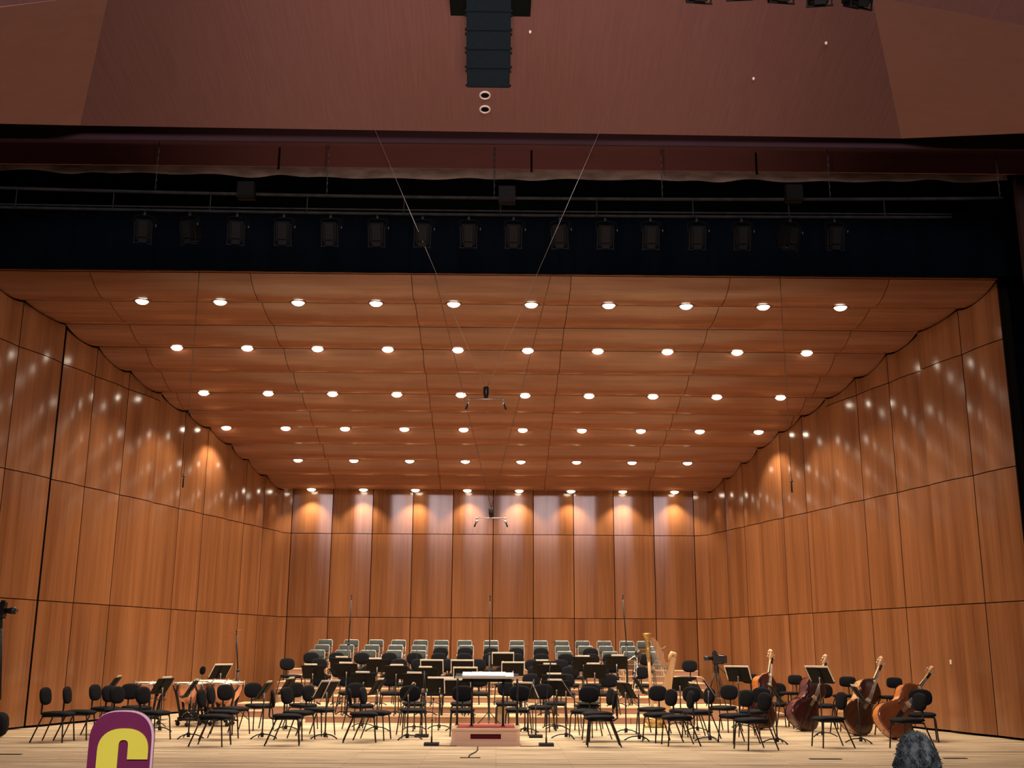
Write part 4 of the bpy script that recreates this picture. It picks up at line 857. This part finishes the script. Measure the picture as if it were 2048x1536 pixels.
MB().lathe([(.06, .0), (.07, .03), (.05, .07), (.06, .10)], 14, ax).obj('column_foot', M['gold'], t)
NK = [(-.09, 1.80), (-.02, 1.78), (.05, 1.70), (.10, 1.57), (.15, 1.42), (.20, 1.31), (.27, 1.25), (.34, 1.27), (.39, 1.35), (.43, 1.43)]
W = [.05, .055, .06, .062, .062, .06, .058, .062, .07, .07]
def ribbon(P, W, y0, y1):
    top = []; bot = []
    for i, (x, z) in enumerate(P):
        a = P[max(i - 1, 0)]; b = P[min(i + 1, len(P) - 1)]; dx, dz = b[0] - a[0], b[1] - a[1]; l = math.hypot(dx, dz); nx, nz = -dz / l, dx / l
        top.append((x + nx * W[i], z + nz * W[i])); bot.append((x - nx * W[i], z - nz * W[i]))
    m = MB(); k = len(P)
    V = [(p[0], y0, p[1]) for p in top] + [(p[0], y0, p[1]) for p in bot] + [(p[0], y1, p[1]) for p in top] + [(p[0], y1, p[1]) for p in bot]
    F = []
    for i in range(k - 1): F += [(i, i + 1, k + i + 1, k + i), (2 * k + i, 3 * k + i, 3 * k + i + 1, 2 * k + i + 1), (i, 2 * k + i, 2 * k + i + 1, i + 1), (k + i, k + i + 1, 3 * k + i + 1, 3 * k + i)]
    F += [(0, k, 3 * k, 2 * k), (k - 1, 3 * k - 1, 4 * k - 1, 2 * k - 1)]
    return m.add(V, F)
ribbon(NK, [w * .9 for w in W], -.035, .035).obj('neck', M['harp_neck'], t)
MB().tube([(.33, 0, 1.36), (.35, 0, 1.44), (.39, 0, 1.51), (.44, 0, 1.49), (.46, 0, 1.43)], [.035, .045, .048, .048, .045], 10).obj('shoulder', M['maple'], t)
m = MB()
for i in range(1, 9):
    x, z = NK[i]
    for j in (0, .5): m.ball((x + j * (NK[min(i + 1, 9)][0] - x), -.04, z + j * (NK[min(i + 1, 9)][1] - z) - .01), .008, 5)
m.obj('tuning_pins', M['gold'], t)['kind'] = 'stuff'
V = []; F = []
for i in range(9):
    k = i / 8; xl = .375 * (1 - k) + (.015) * k - .02 * math.sin(PI * k); xr = .465 * (1 - k) + .30 * k - .03 * math.sin(PI * k); z = 1.42 * (1 - k) + .24 * k; w = .045 + .12 * k
    V += [(xl, -w, z), (xl, w, z), (xr, w * .75, z), (xr + .02, 0, z), (xr, -w * .75, z)]
for i in range(8):
    for j in range(5): a = i * 5 + j; b = i * 5 + (j + 1) % 5; F.append((a, b, b + 5, a + 5))
F += [(0, 4, 3, 2, 1), (40, 41, 42, 43, 44)]
MB().add(V, F, smooth=False).obj('soundbox', M['maple'], t)
m = MB()
for i in range(36):
    k = i / 35; xs = -.02 + .37 * k
    j = k * 8 + .5; a = int(j); f = j - a; a = min(a, 8); zt = NK[a][1] * (1 - f) + NK[min(a + 1, 9)][1] * f; xt = NK[a][0] * (1 - f) + NK[min(a + 1, 9)][0] * f
    kk = 1 - k * .93; xb = .375 * (1 - kk) + .015 * kk; zb = 1.42 * (1 - kk) + .24 * kk
    m.tube([(xt, -.03, zt), (xb - .01, 0, zb)], .0018, 3)
m.obj('strings', M['string'], t)['kind'] = 'stuff'
MB().tube([(.14, -.02, 1.60), (.18, -.05, 1.60), (.25, -.06, 1.65)], .004, 4).obj('loose_string_end', M['string'], t)

# ================================================================== double basses
BO = [(0.0, 0.0), (.10, .004), (.20, .03), (.285, .09), (.325, .17), (.335, .26), (.315, .36), (.27, .45), (.225, .50), (.232, .515), (.195, .56), (.178, .62), (.183, .68), (.215, .735), (.205, .75), (.235, .80), (.248, .87), (.235, .94), (.19, 1.01), (.12, 1.065), (.065, 1.10), (.045, 1.13)]
OUT = [(x, z) for x, z in BO] + [(-x, z) for x, z in reversed(BO[1:])]
def make_bass(lab, base, mt, mr, yaw, lean):
    t = thing('double_bass', lab, 'double bass', (0, 0, 0), 0, 'double basses at the right wall')
    n = len(OUT)
    V = [(x, -.10, z) for x, z in OUT] + [(x, .10, z) for x, z in OUT]
    mb = MB(); mb.add(V, [(i, (i + 1) % n, (i + 1) % n + n, i + n) for i in range(n)], smooth=False); mb.obj('ribs', mr, t)
    for y, s, nm in ((-.10, -1, 'top_plate'), (.10, 1, 'back_plate')):
        rings = [(1.035, 0, .012), (1.035, .012, .0), (.94, .022, 0), (.7, .038, 0), (.4, .046, 0), (.0, .048, 0)]
        V = []; F = []
        for q, (sc_, dy, _) in enumerate(rings):
            for x, z in OUT: V.append((x * sc_, y + s * dy, .55 + (z - .55) * (1 + (sc_ - 1) * (.35 if sc_ > 1 else .96))))
        for q in range(len(rings) - 1):
            for i in range(n): F.append((q * n + i, q * n + (i + 1) % n, (q + 1) * n + (i + 1) % n, (q + 1) * n + i))
        mb = MB(); mb.add(V, F, smooth=True); mb.obj(nm, mt, t)
    for s in (-1, 1):
        MB().tube([(s * .135, -.142, .70), (s * .105, -.146, .71), (s * .10, -.147, .67), (s * .125, -.144, .62), (s * .15, -.141, .57), (s * .145, -.142, .53), (s * .115, -.145, .54)], .008, 5).obj('sound_hole', M['ebony'], t)
    MB().tube([(0, -.10, 1.08), (0, -.075, 1.18), (0, -.06, 1.40), (0, -.05, 1.56)], [.05, .03, .024, .024], 8).obj('neck', M['neckwood'], t)
    MB().prism([(-.038, .80), (.038, .80), (.022, 1.555), (-.022, 1.555)], -.165, -.15).obj('fingerboard', M['ebony'], t).location = (0, .045, 0)
    MB().box((0, -.052, 1.62), (.055, .05, .17)).tube([(0, -.05, 1.70), (0, -.03, 1.75), (0, .005, 1.775), (0, .03, 1.75), (0, .025, 1.71), (0, -.005, 1.705)], [.032, .036, .038, .036, .03, .02], 8).ball((0, .005, 1.735), (.05, .03, .03), 8).obj('scroll', M['neckwood'], t)
    for k in range(4):
        s = 1 if k % 2 else -1; z = 1.57 + .033 * k
        MB().tube([(0, -.05, z), (s * .075, -.05, z)], .006, 5).ball((s * .085, -.05, z), (.006, .018, .022), 6).obj('tuning_peg', M['steel'], t)
    MB().prism([(-.065, .615), (-.05, .615), (-.035, .645), (.035, .645), (.05, .615), (.065, .615), (.04, .69), (-.04, .69)], -.185, -.165).box((0, -.16, .63), (.10, .05, .012)).obj('bridge', M['tan'], t)
    MB().prism([(-.015, .13), (.015, .13), (.048, .46), (-.048, .46)], -.168, -.155).tube([(0, -.14, .01), (0, -.162, .14)], .008, 5).obj('tailpiece', M['ebony'], t)
    m = MB()
    for k in range(4): x = (k - 1.5) * .018; m.tube([(x * .9, -.165, .46), (x * 1.3, -.205, .70), (x * .55, -.10, 1.56)], .0028, 3)
    m.obj('strings', M['string'], t)
    MB().tube([(0, 0, .01), (0, 0, -.06)], .012, 6).ball((0, 0, -.065), .02, 6).obj('endpin', M['steel'], t)
    NS = .86          # short-scaled necks
    for ch in t.children:
        if ch.name.split('.')[0] in ('neck', 'fingerboard', 'scroll', 'tuning_peg', 'strings'):
            for v in ch.data.vertices:
                if v.co.z > 1.0: v.co.z = 1.0 + (v.co.z - 1.0) * NS
    x, y, dx, zt = base; tilt = math.atan2(dx, zt)
    mx = Matrix.Rotation(lean, 4, 'X') @ Matrix.Rotation(tilt, 4, 'Y') @ Matrix.Rotation(yaw, 4, 'Z')
    lo = min((mx @ Vector((a, yy, b))).z for a, b in OUT for yy in (-.125, .125)); pe = (mx @ Vector((0, 0, -.085))).z
    lo = min(lo, pe)
    t.matrix_world = Matrix.Translation((x, y, -lo)) @ mx
    return t
make_bass('leftmost double bass, red-brown with a pale flamed side and upright neck', (BASS_1[0] - .08, BASS_1[1], .44, 1.45), M['bass_dk'], M['bass_rib'], R(30), R(-20))
make_bass('dark maroon double bass leaning behind a slanted music stand', (BASS_2[0] - .05, BASS_2[1], BASS_2[2] + .14, 1.42), M['bass_dk'], M['rib_dk'], R(28), R(-20))
make_bass('dark brown double bass with amber sides, second from the right', (BASS_3[0] - .05, BASS_3[1], BASS_3[2] + .17, 1.42), M['bass_br'], M['rib_br'], R(24), R(-20))
make_bass('orange varnished double bass leaning far to the right, rightmost one', (BASS_4[0] - .12, BASS_4[1], BASS_4[2] + .20, 1.22), M['bass_or'], M['bass_rib'], R(18), R(-22))

# ================================================================== bass clarinet on its stand
t = thing('bass_clarinet', 'black and silver bass clarinet standing upright left of the harp', 'clarinet', (CLARI[0], CLARI[1], .29))
MB().tube([(0, 0, .12), (.075, 0, .6), (.13, 0, 1.05)], [.026, .028, .024], 10).obj('body', M['ebony'], t)
MB().tube([(.02, -.02, .16), (.095, -.035, .6), (.15, -.03, 1.1)], .012, 6).tube([(-.02, -.02, .22), (.045, -.03, .6), (.09, -.03, .98)], .008, 6).obj('key_rods', M['chr'], t)
for k in range(9):
    z = .2 + k * .1; x = z * .12
    MB().ball((x + (.035 if k % 2 else -.03), -.04, z), (.022, .012, .022), 8).tube([(x, -.035, z - .03), (x + (.03 if k % 2 else -.03), -.04, z + .02)], .006, 4).obj('key', M['chr'], t)
MB().tube([(.13, 0, 1.04), (.14, 0, 1.11), (.08, 0, 1.14), (.0, 0, 1.09), (-.06, 0, 1.05), (-.16, 0, 1.05)], [.017, .015, .013, .012, .011, .010], 8).obj('neck', M['chr'], t)
MB().tube([(.10, .03, .9), (.17, .03, 1.0), (.215, .03, 1.12), (.19, .0, 1.20), (.15, -.05, 1.22)], [.02, .026, .034, .05, .075], 12).obj('bell', M['ebony'], t)
MB().tube([(0, 0, .02), (0, 0, .14)], .014, 6).tube([(0, 0, .1), (.16, 0, .01)], .009, 5).tube([(0, 0, .1), (-.12, .12, .01)], .009, 5).tube([(0, 0, .1), (-.1, -.12, .01)], .009, 5).obj('stand', M['blk'], t)

# ================================================================== video cameras
def video(loc, hz, lab, r=0.30, flip=1, zoff=0.0):
    t = thing('video_camera_on_tripod', lab, 'video camera', loc, 0, 'video cameras on tripods')
    h = hz - loc[2]
    hd_ = MB().box((0.07, 0, h), (.30, .13, .15)).box((.20, 0, h - .01), (.10, .14, .17)).box((.05, 0, h - .10), (.26, .10, .04)).obj('camera_body', M['blk'], t)
    MB().tube([(-.06, 0, h + .015), (-.16, 0, h + .015), (-.17, 0, h + .015), (-.28, 0, h + .015)], [.045, .045, .058, .062], 14).obj('lens', M['blk'], t)
    MB().lathe([(.001, 0), (.052, 0), (.052, .006)], 14, Matrix.Translation((-.282, 0, h + .015)) @ Matrix.Rotation(-PI / 2, 4, 'Y')).obj('front_glass', M['glass'], t)
    MB().box((-.03, .0, h + .12), (.12, .09, .08)).box((-.03, 0, h + .17), (.06, .06, .05)).tube([(-.03, 0, h + .08), (.18, 0, h + .10)], .012, 6).obj('viewfinder', M['blk'], t)
    MB().box((.12, -.02, h + .083), (.10, .07, .010)).obj('top_label', M['paper'], t)
    MB().lathe([(.055, h - .32), (.065, h - .28), (.06, h - .2), (.05, h - .14), (.04, h - .11)], 12).tube([(.02, 0, h - .16), (.26, -.05, h - .38)], .010, 6).obj('tripod_head', M['blk'], t)
    for k in range(3):
        a = R(-90 + 35 + 120 * k); c, s = math.cos(a), math.sin(a)
        m = MB()
        for e in (-.025, .025): m.tube([(c * .05 - s * e, s * .05 + c * e, h - .29), (c * r * .72 - s * e, s * r * .72 + c * e, (h - .29) * .36)], .011, 5)
        m.tube([(c * r * .62, s * r * .62, (h - .29) * .42), (c * r, s * r, .012)], .013, 6)
        m.obj('leg', M['blk'], t)
    m = MB()
    for k in range(3): a = R(-90 + 35 + 120 * k); m.tube([(0, 0, .20), (math.cos(a) * r * .78, math.sin(a) * r * .78, .16)], .010, 5)
    m.obj('spreader', M['bark'], t)
    return t
video((5.20, 26.75, .29), VIDEO_R_TOP[2], 'black video camera on a tripod right of the harp', 0.27)
v = video((-8.83, 19.75, 0), VIDEO_L_TIP[2] - .015, 'black video camera on a tripod cut off by the left edge', 0.22)
v.rotation_euler.z = PI - .1; v.location.x = VIDEO_L_TIP[0] - .27
t = thing('equipment_bag', 'black equipment bag on the floor at the left edge', 'bag', (-8.93, 20.45, 0))
MB().pad((0, 0, .22), (.5, .34, .44), .4, 16, 8).obj('bag_body', M['fab'], t); MB().tube([(-.1, -.1, .42), (-.05, -.1, .52), (.1, -.1, .52), (.14, -.1, .42)], .012, 6).obj('handle', M['blk'], t)

# ================================================================== small things on stage
fy = 17.05
t = thing('floor_cable', 'short black cable running from the podium to a flat floor plate', 'cable', (0, 0, 0))
MB().tube([(-.30, 18.9, .008), (-.29, 18.3, .008), (-.32, 17.9, .008), (-.40, 17.4, .008), (-.40, 17.12, .008)], .011, 5).obj('cord', M['blk'], t)
MB().box((-.38, 17.05, .004), (.30, .07, .008)).obj('plate', M['pipe'], t)
for x, y, w, lab in ((SLOT1[0], SLOT1[1], .48, 'thin dark floor socket plate at lower right, the left one'), (SLOT2[0], SLOT2[1], .36, 'thin dark floor socket plate at lower right, the right one'), (SLOT0[0] - .05, SLOT0[1], .45, 'thin grey floor socket plate at the lower left corner')):
    tag(MB().box((0, 0, .003), (w, .10, .006)).box((0, 0, .007), (w - .03, .06, .003)).obj('socket_plate', M['lamp_lt'], None, (x, y, 0)), lab, 'floor plate', 'socket plates in the stage floor')
for i, (P, lab) in enumerate((([(-1.0, 19.1, .01), (-.8, 19.0, .01), (-.65, 19.02, .01)], 'short black cable at the near left microphone base'), ([(.72, 19.05, .01), (.55, 18.98, .01), (.40, 19.0, .01)], 'short black cable at the near right microphone base'), ([(1.5, 19.9, .01), (2.2, 20.0, .01), (3.1, 19.92, .01), (4.1, 20.05, .01), (4.9, 20.0, .01)], 'long black cable lying across the floor among the right chairs'), ([(2.1, 21.6, .01), (2.6, 21.75, .01), (3.2, 21.7, .01), (3.9, 21.85, .01)], 'black cable on the floor before the harp'))):
    tag(MB().tube(P, .006, 5).obj('cable', M['blk']), lab, 'cable', 'cables on the stage floor')
t = thing('soft_bag', 'olive cloth bag lying on a chair seat right of the podium', 'bag', (1.87, 22.98, .503))
MB().pad((0, -.02, .035), (.46, .32, .08), .8, 16, 6, bend=-.01).obj('bag_body', M['bag'], t); MB().tube([(-.2, -.1, .03), (-.28, -.14, .05), (-.22, -.16, .01)], .008, 5).obj('strap', M['bag'], t)
t = thing('violin_bow', 'pale violin bow hanging at a slant on a music stand left of the podium', 'bow', (-3.16, 20.42, .62))
MB().tube([(0, 0, 0), (.20, 0, .44)], .0055, 5).obj('stick', M['neckwood'], t); MB().tube([(.012, -.012, 0.0), (.205, -.012, .42)], .004, 4).obj('hair_ribbon', M['white'], t); MB().box((-.02, 0, -.01), (.09, .02, .03), rot=(0, R(20), 0)).obj('frog', M['bark'], t)
for x, y, z, lab in ((wx(1, 22.5) - .03, 22.5, TAG[2], 'tiny white marker on the right shell wall above the basses'),):
    tag(MB().box((0, 0, 0), (.012, .06, .09)).box((-.007, 0, 0), (.004, .04, .06)).obj('wall_marker', M['white'], None, (x - .012, y, z)), lab, 'marker')
for k, (x, y, l) in enumerate(((-2.0, 27.6, 2), (-1.86, 27.62, 2), (.95, 27.55, 2), (-4.6, 27.0, 2), (2.3, 27.6, 2))):
    b = thing('water_bottle', 'clear small water bottle on the riser boards, %s from the left' % ORD[[1, 2, 3, 0, 4][k]], 'bottle', (x, y, LV[l]), 0, 'water bottles on the risers')
    MB().lathe([(.001, 0), (.032, 0), (.032, .14), (.013, .19), (.013, .20)], 10).obj('bottle_body', M['steel'], b); MB().lathe([(.015, .198), (.015, .222), (.001, .222)], 10).obj('cap', M['white'], b)
# wooden case and chair tables at the centre of the risers
t = thing('instrument_case', 'tan instrument case standing behind the podium', 'case', (0.12, 24.45, 0))
MB().prism([(-.10, 0), (.12, 0), (.14, .30), (.06, .48), (-.06, .48), (-.12, .30)], -.08, .08).obj('case_body', M['tan'], t); MB().tube([(-.03, -.09, .40), (0, -.12, .44), (.04, -.09, .40)], .008, 5).obj('handle', M['bark'], t)

# ================================================================== auditorium: floor, sign and a listener
hf = MB()
def hz_(y): return -1.0 + (14.4 - y) * 0.092
hf.add([(-16, 14.55, -1.0), (16, 14.55, -1.0), (16, -5, hz_(-5)), (-16, -5, hz_(-5)), (-16, 14.55, -1.3), (16, 14.55, -1.3), (16, -5, -1.3), (-16, -5, -1.3)], [(0, 1, 2, 3), (7, 6, 5, 4), (0, 4, 5, 1), (1, 5, 6, 2), (2, 6, 7, 3), (3, 7, 4, 0)])
tag(hf.obj('floor_house', M['house']), 'sloping wooden floor of the auditorium below the picture', kind='structure')
# sign
sx = -2.915; z0 = hz_(9.0); sg = thing('letter_sign', 'maroon rounded sign board with a big yellow letter C at lower left', 'sign', (sx, 9.0, z0))
def rtop(w, h, r, inset=0.0, zb=0.03):
    P = [(-w / 2 + inset, zb), (w / 2 - inset, zb)]
    for s in (1, -1):
        for k in range(11):
            a = (PI / 2) * k / 10 if s > 0 else (PI / 2) * (1 - k / 10)
            P.append((s * (w / 2 - inset - r + (r) * math.cos(a) ** .8), h - inset - r * 1.0 + r * math.sin(a) ** .8))
    return P
H = 1.066 - z0
MB().prism(rtop(.497, H + .010, .235), -.005, .018).obj('back_board', M['sign_edge'], sg)
o = MB().prism(rtop(.482, H, .228), -.015, -.004).obj('face_board', M['sign'], sg); o.location.x = -.010
L = []
xl, xr, gt, za = -.178, .216, .856 - z0, .713 - z0; gl, gr = -.016, .058; zt = .942 - z0; zm = .45 - z0; r = .15
def arc(cx, cz_, rx, rz, a0, a1, n=9): return [(cx + rx * math.copysign(abs(math.cos(a0 + (a1 - a0) * k / n)) ** .85, math.cos(a0 + (a1 - a0) * k / n)), cz_ + rz * math.copysign(abs(math.sin(a0 + (a1 - a0) * k / n)) ** .85, math.sin(a0 + (a1 - a0) * k / n))) for k in range(n + 1)]
mid = (xl + xr) / 2; hw = (xr - xl) / 2; g = (gl + gr) / 2; gw = (gr - gl) / 2
P = [(gr, za), (xr, za)] + arc(mid, zt - .17, hw, .17, 0, PI, 20)
zb = 2 * zm - zt
P += arc(mid, zb + .17, hw, .17, PI, 2 * PI, 20) + [(xr, 2 * zm - za), (gr, 2 * zm - za)] + arc(g, 2 * zm - gt + .037, gw, .037, 2 * PI, PI, 8) + arc(g, gt - .037, gw, .037, PI, 0, 8)
MB().prism(P, -.026, -.0155).obj('letter', M['yellow'], sg)
MB().box((0, .02, .015), (.60, .40, .03)).obj('foot_plate', M['blk'], sg)
# listener
px_, py_ = 2.02, 5.5; hzf = hz_(py_)
ps = thing('person', 'person with dark grey curly hair seen from behind at the lower right corner', 'person', (px_, py_, hzf))
def skin(name, J, E, m, parent, sub=1):
    me = bpy.data.meshes.new(name); me.from_pydata([j[:3] for j in J], E, []); me.materials.append(m)
    o = bpy.data.objects.new(name, me); COL.objects.link(o); o.parent = parent
    md = o.modifiers.new('skin', 'SKIN'); md.use_smooth_shade = True
    for i, j in enumerate(J):
        me.skin_vertices[0].data[i].radius = (j[3], j[4] if len(j) > 4 else j[3])
    me.skin_vertices[0].data[0].use_root = True
    s = o.modifiers.new('sub', 'SUBSURF'); s.levels = sub; s.render_levels = sub
    return o
b0 = 0.47
J = [(0, -.02, b0, .15, .12), (0, -.03, b0 + .2, .14, .10), (0, -.01, b0 + .40, .17, .10), (0, .0, b0 + .52, .09, .07), (0, .01, b0 + .62, .055, .055), (0, .02, b0 + .70, .055, .055)]
E = [(0, 1), (1, 2), (2, 3), (3, 4), (4, 5)]
for s in (-1, 1):
    k = len(J); J += [(s * .18, 0, b0 + .46, .06), (s * .23, .06, b0 + .20, .048), (s * .16, .28, b0 + .13, .035)]; E += [(3, k), (k, k + 1), (k + 1, k + 2)]
    k = len(J); J += [(s * .10, .10, b0 - .01, .09), (s * .13, .42, b0, .065), (s * .13, .45, b0 - .25, .05), (s * .13, .46, .06, .04), (s * .13, .58, .04, .035)]; E += [(0, k), (k, k + 1), (k + 1, k + 2), (k + 2, k + 3), (k + 3, k + 4)]
skin('clothed_body', J, E, M['coat'], ps, 2)
for s in (-1, 1):
    J = [(s * .16, .28, b0 + .13, .028), (s * .145, .34, b0 + .12, .034, .016), (s * .14, .37, b0 + .11, .034, .014)]; E = [(0, 1), (1, 2)]
    for f in range(4):
        k = len(J); x = s * (.115 + .017 * f); L_ = (.030, .034, .032, .026)[f]
        J += [(x, .385, b0 + .108, .009), (x, .385 + L_, b0 + .105, .008), (x, .385 + 2 * L_, b0 + .085, .007)]; E += [(2, k), (k, k + 1), (k + 1, k + 2)]
    k = len(J); J += [(s * .105, .345, b0 + .115, .010), (s * .088, .375, b0 + .105, .008)]; E += [(1, k), (k, k + 1)]
    skin('hand', J, E, M['skin'], ps, 1)
hc = Vector((0, .03, 1.055 - hzf)); 
m = MB(); nu, nv = 24, 16; V = []; F = []
for i in range(nv + 1):
    la = -PI / 2 + PI * i / nv
    for j in range(nu):
        lo = 2 * PI * j / nu; x = .072 * math.cos(la) * math.cos(lo); y = .088 * math.cos(la) * math.sin(lo); z = .112 * math.sin(la)
        if y > 0.03 and z < -.02: y *= .96
        if abs(x) < .016 and y > .06 and -.04 < z < .015: y += .018
        V.append((hc.x + x, hc.y + y, hc.z + z))
for i in range(nv):
    for j in range(nu): F.append((i * nu + j, i * nu + (j + 1) % nu, (i + 1) * nu + (j + 1) % nu, (i + 1) * nu + j))
hd = m.add(V, F, smooth=True).obj('head', M['skin'], ps)
for s in (-1, 1):
    MB().ball((s * .074, .03, hc.z - .01), (.008, .018, .030), 8).obj('ear', M['skin'], hd)
    MB().ball((s * .028, .03 + .078, hc.z + .005), (.011, .007, .007), 8).obj('eye', M['white'], hd)
MB().ball((0, .03 + .082, hc.z - .058), (.022, .007, .006), 8).obj('mouth', M['seat_red'], hd)
rnd = random.Random(3)
m = MB(); nu, nv = 40, 26; V = []; F = []
for i in range(nv + 1):
    k = i / nv; z = 1.178 - .36 * k
    r0 = .010 + .096 * (1 - (1 - min(1, k / .62)) ** 2.4) ** .62
    for j in range(nu):
        lo = 2 * PI * j / nu; rr_ = r0 * (1 + .07 * math.sin(lo * 7 + k * 15) + .05 * math.sin(lo * 11 - k * 23) + rnd.uniform(-.05, .05))
        if math.sin(lo) > .45 and k > .22: rr_ *= .62
        V.append((rr_ * math.cos(lo) * (.98), .01 + rr_ * math.sin(lo) * 1.05, z - hzf + .008 * math.sin(lo * 5)))
for i in range(nv):
    for j in range(nu): F.append((i * nu + j, (i + 1) * nu + j, (i + 1) * nu + (j + 1) % nu, i * nu + (j + 1) % nu))
F.append(tuple(range(nu))); F.append(tuple(nv * nu + j for j in range(nu))[::-1])
hr = m.add(V, F, smooth=True).obj('hair', M['hair'], ps)
m = MB()
for q in range(520):
    k = rnd.uniform(.02, .98); lo = rnd.uniform(PI * .9, PI * 2.1) if k > .25 else rnd.uniform(0, 2 * PI); r0 = .010 + .096 * (1 - (1 - min(1, k / .62)) ** 2.4) ** .62
    z = 1.178 - .36 * k - hzf; ph = rnd.uniform(0, 6); P = []
    for w in range(5):
        a = lo + .05 * math.sin(ph + w * 1.9); rr_ = r0 * 1.0 + .004 + .006 * math.cos(ph + w * 1.9) + (.004 * w if rnd.random() < .2 else 0)
        P.append((rr_ * math.cos(a) * .98, .01 + rr_ * math.sin(a) * 1.05, z + .01 - w * .009))
    m.tube(P, [.0016, .0022, .0022, .002, .001], 4)
tag(m.obj('curls', M['hair'], hr), kind='stuff')
st_ = thing('auditorium_seat', 'dark red auditorium seat under the person at the lower right corner', 'seat', (px_, py_, hzf))
MB().box((0, .06, .33), (.48, .44, .08)).obj('seat', M['seat_red'], st_); MB().box((0, -.24, .48), (.48, .07, .42)).obj('backrest', M['seat_red'], st_)
for s in (-1, 1): MB().box((s * .27, 0, .28), (.05, .46, .56)).obj('arm_panel', M['house'], st_)
# end
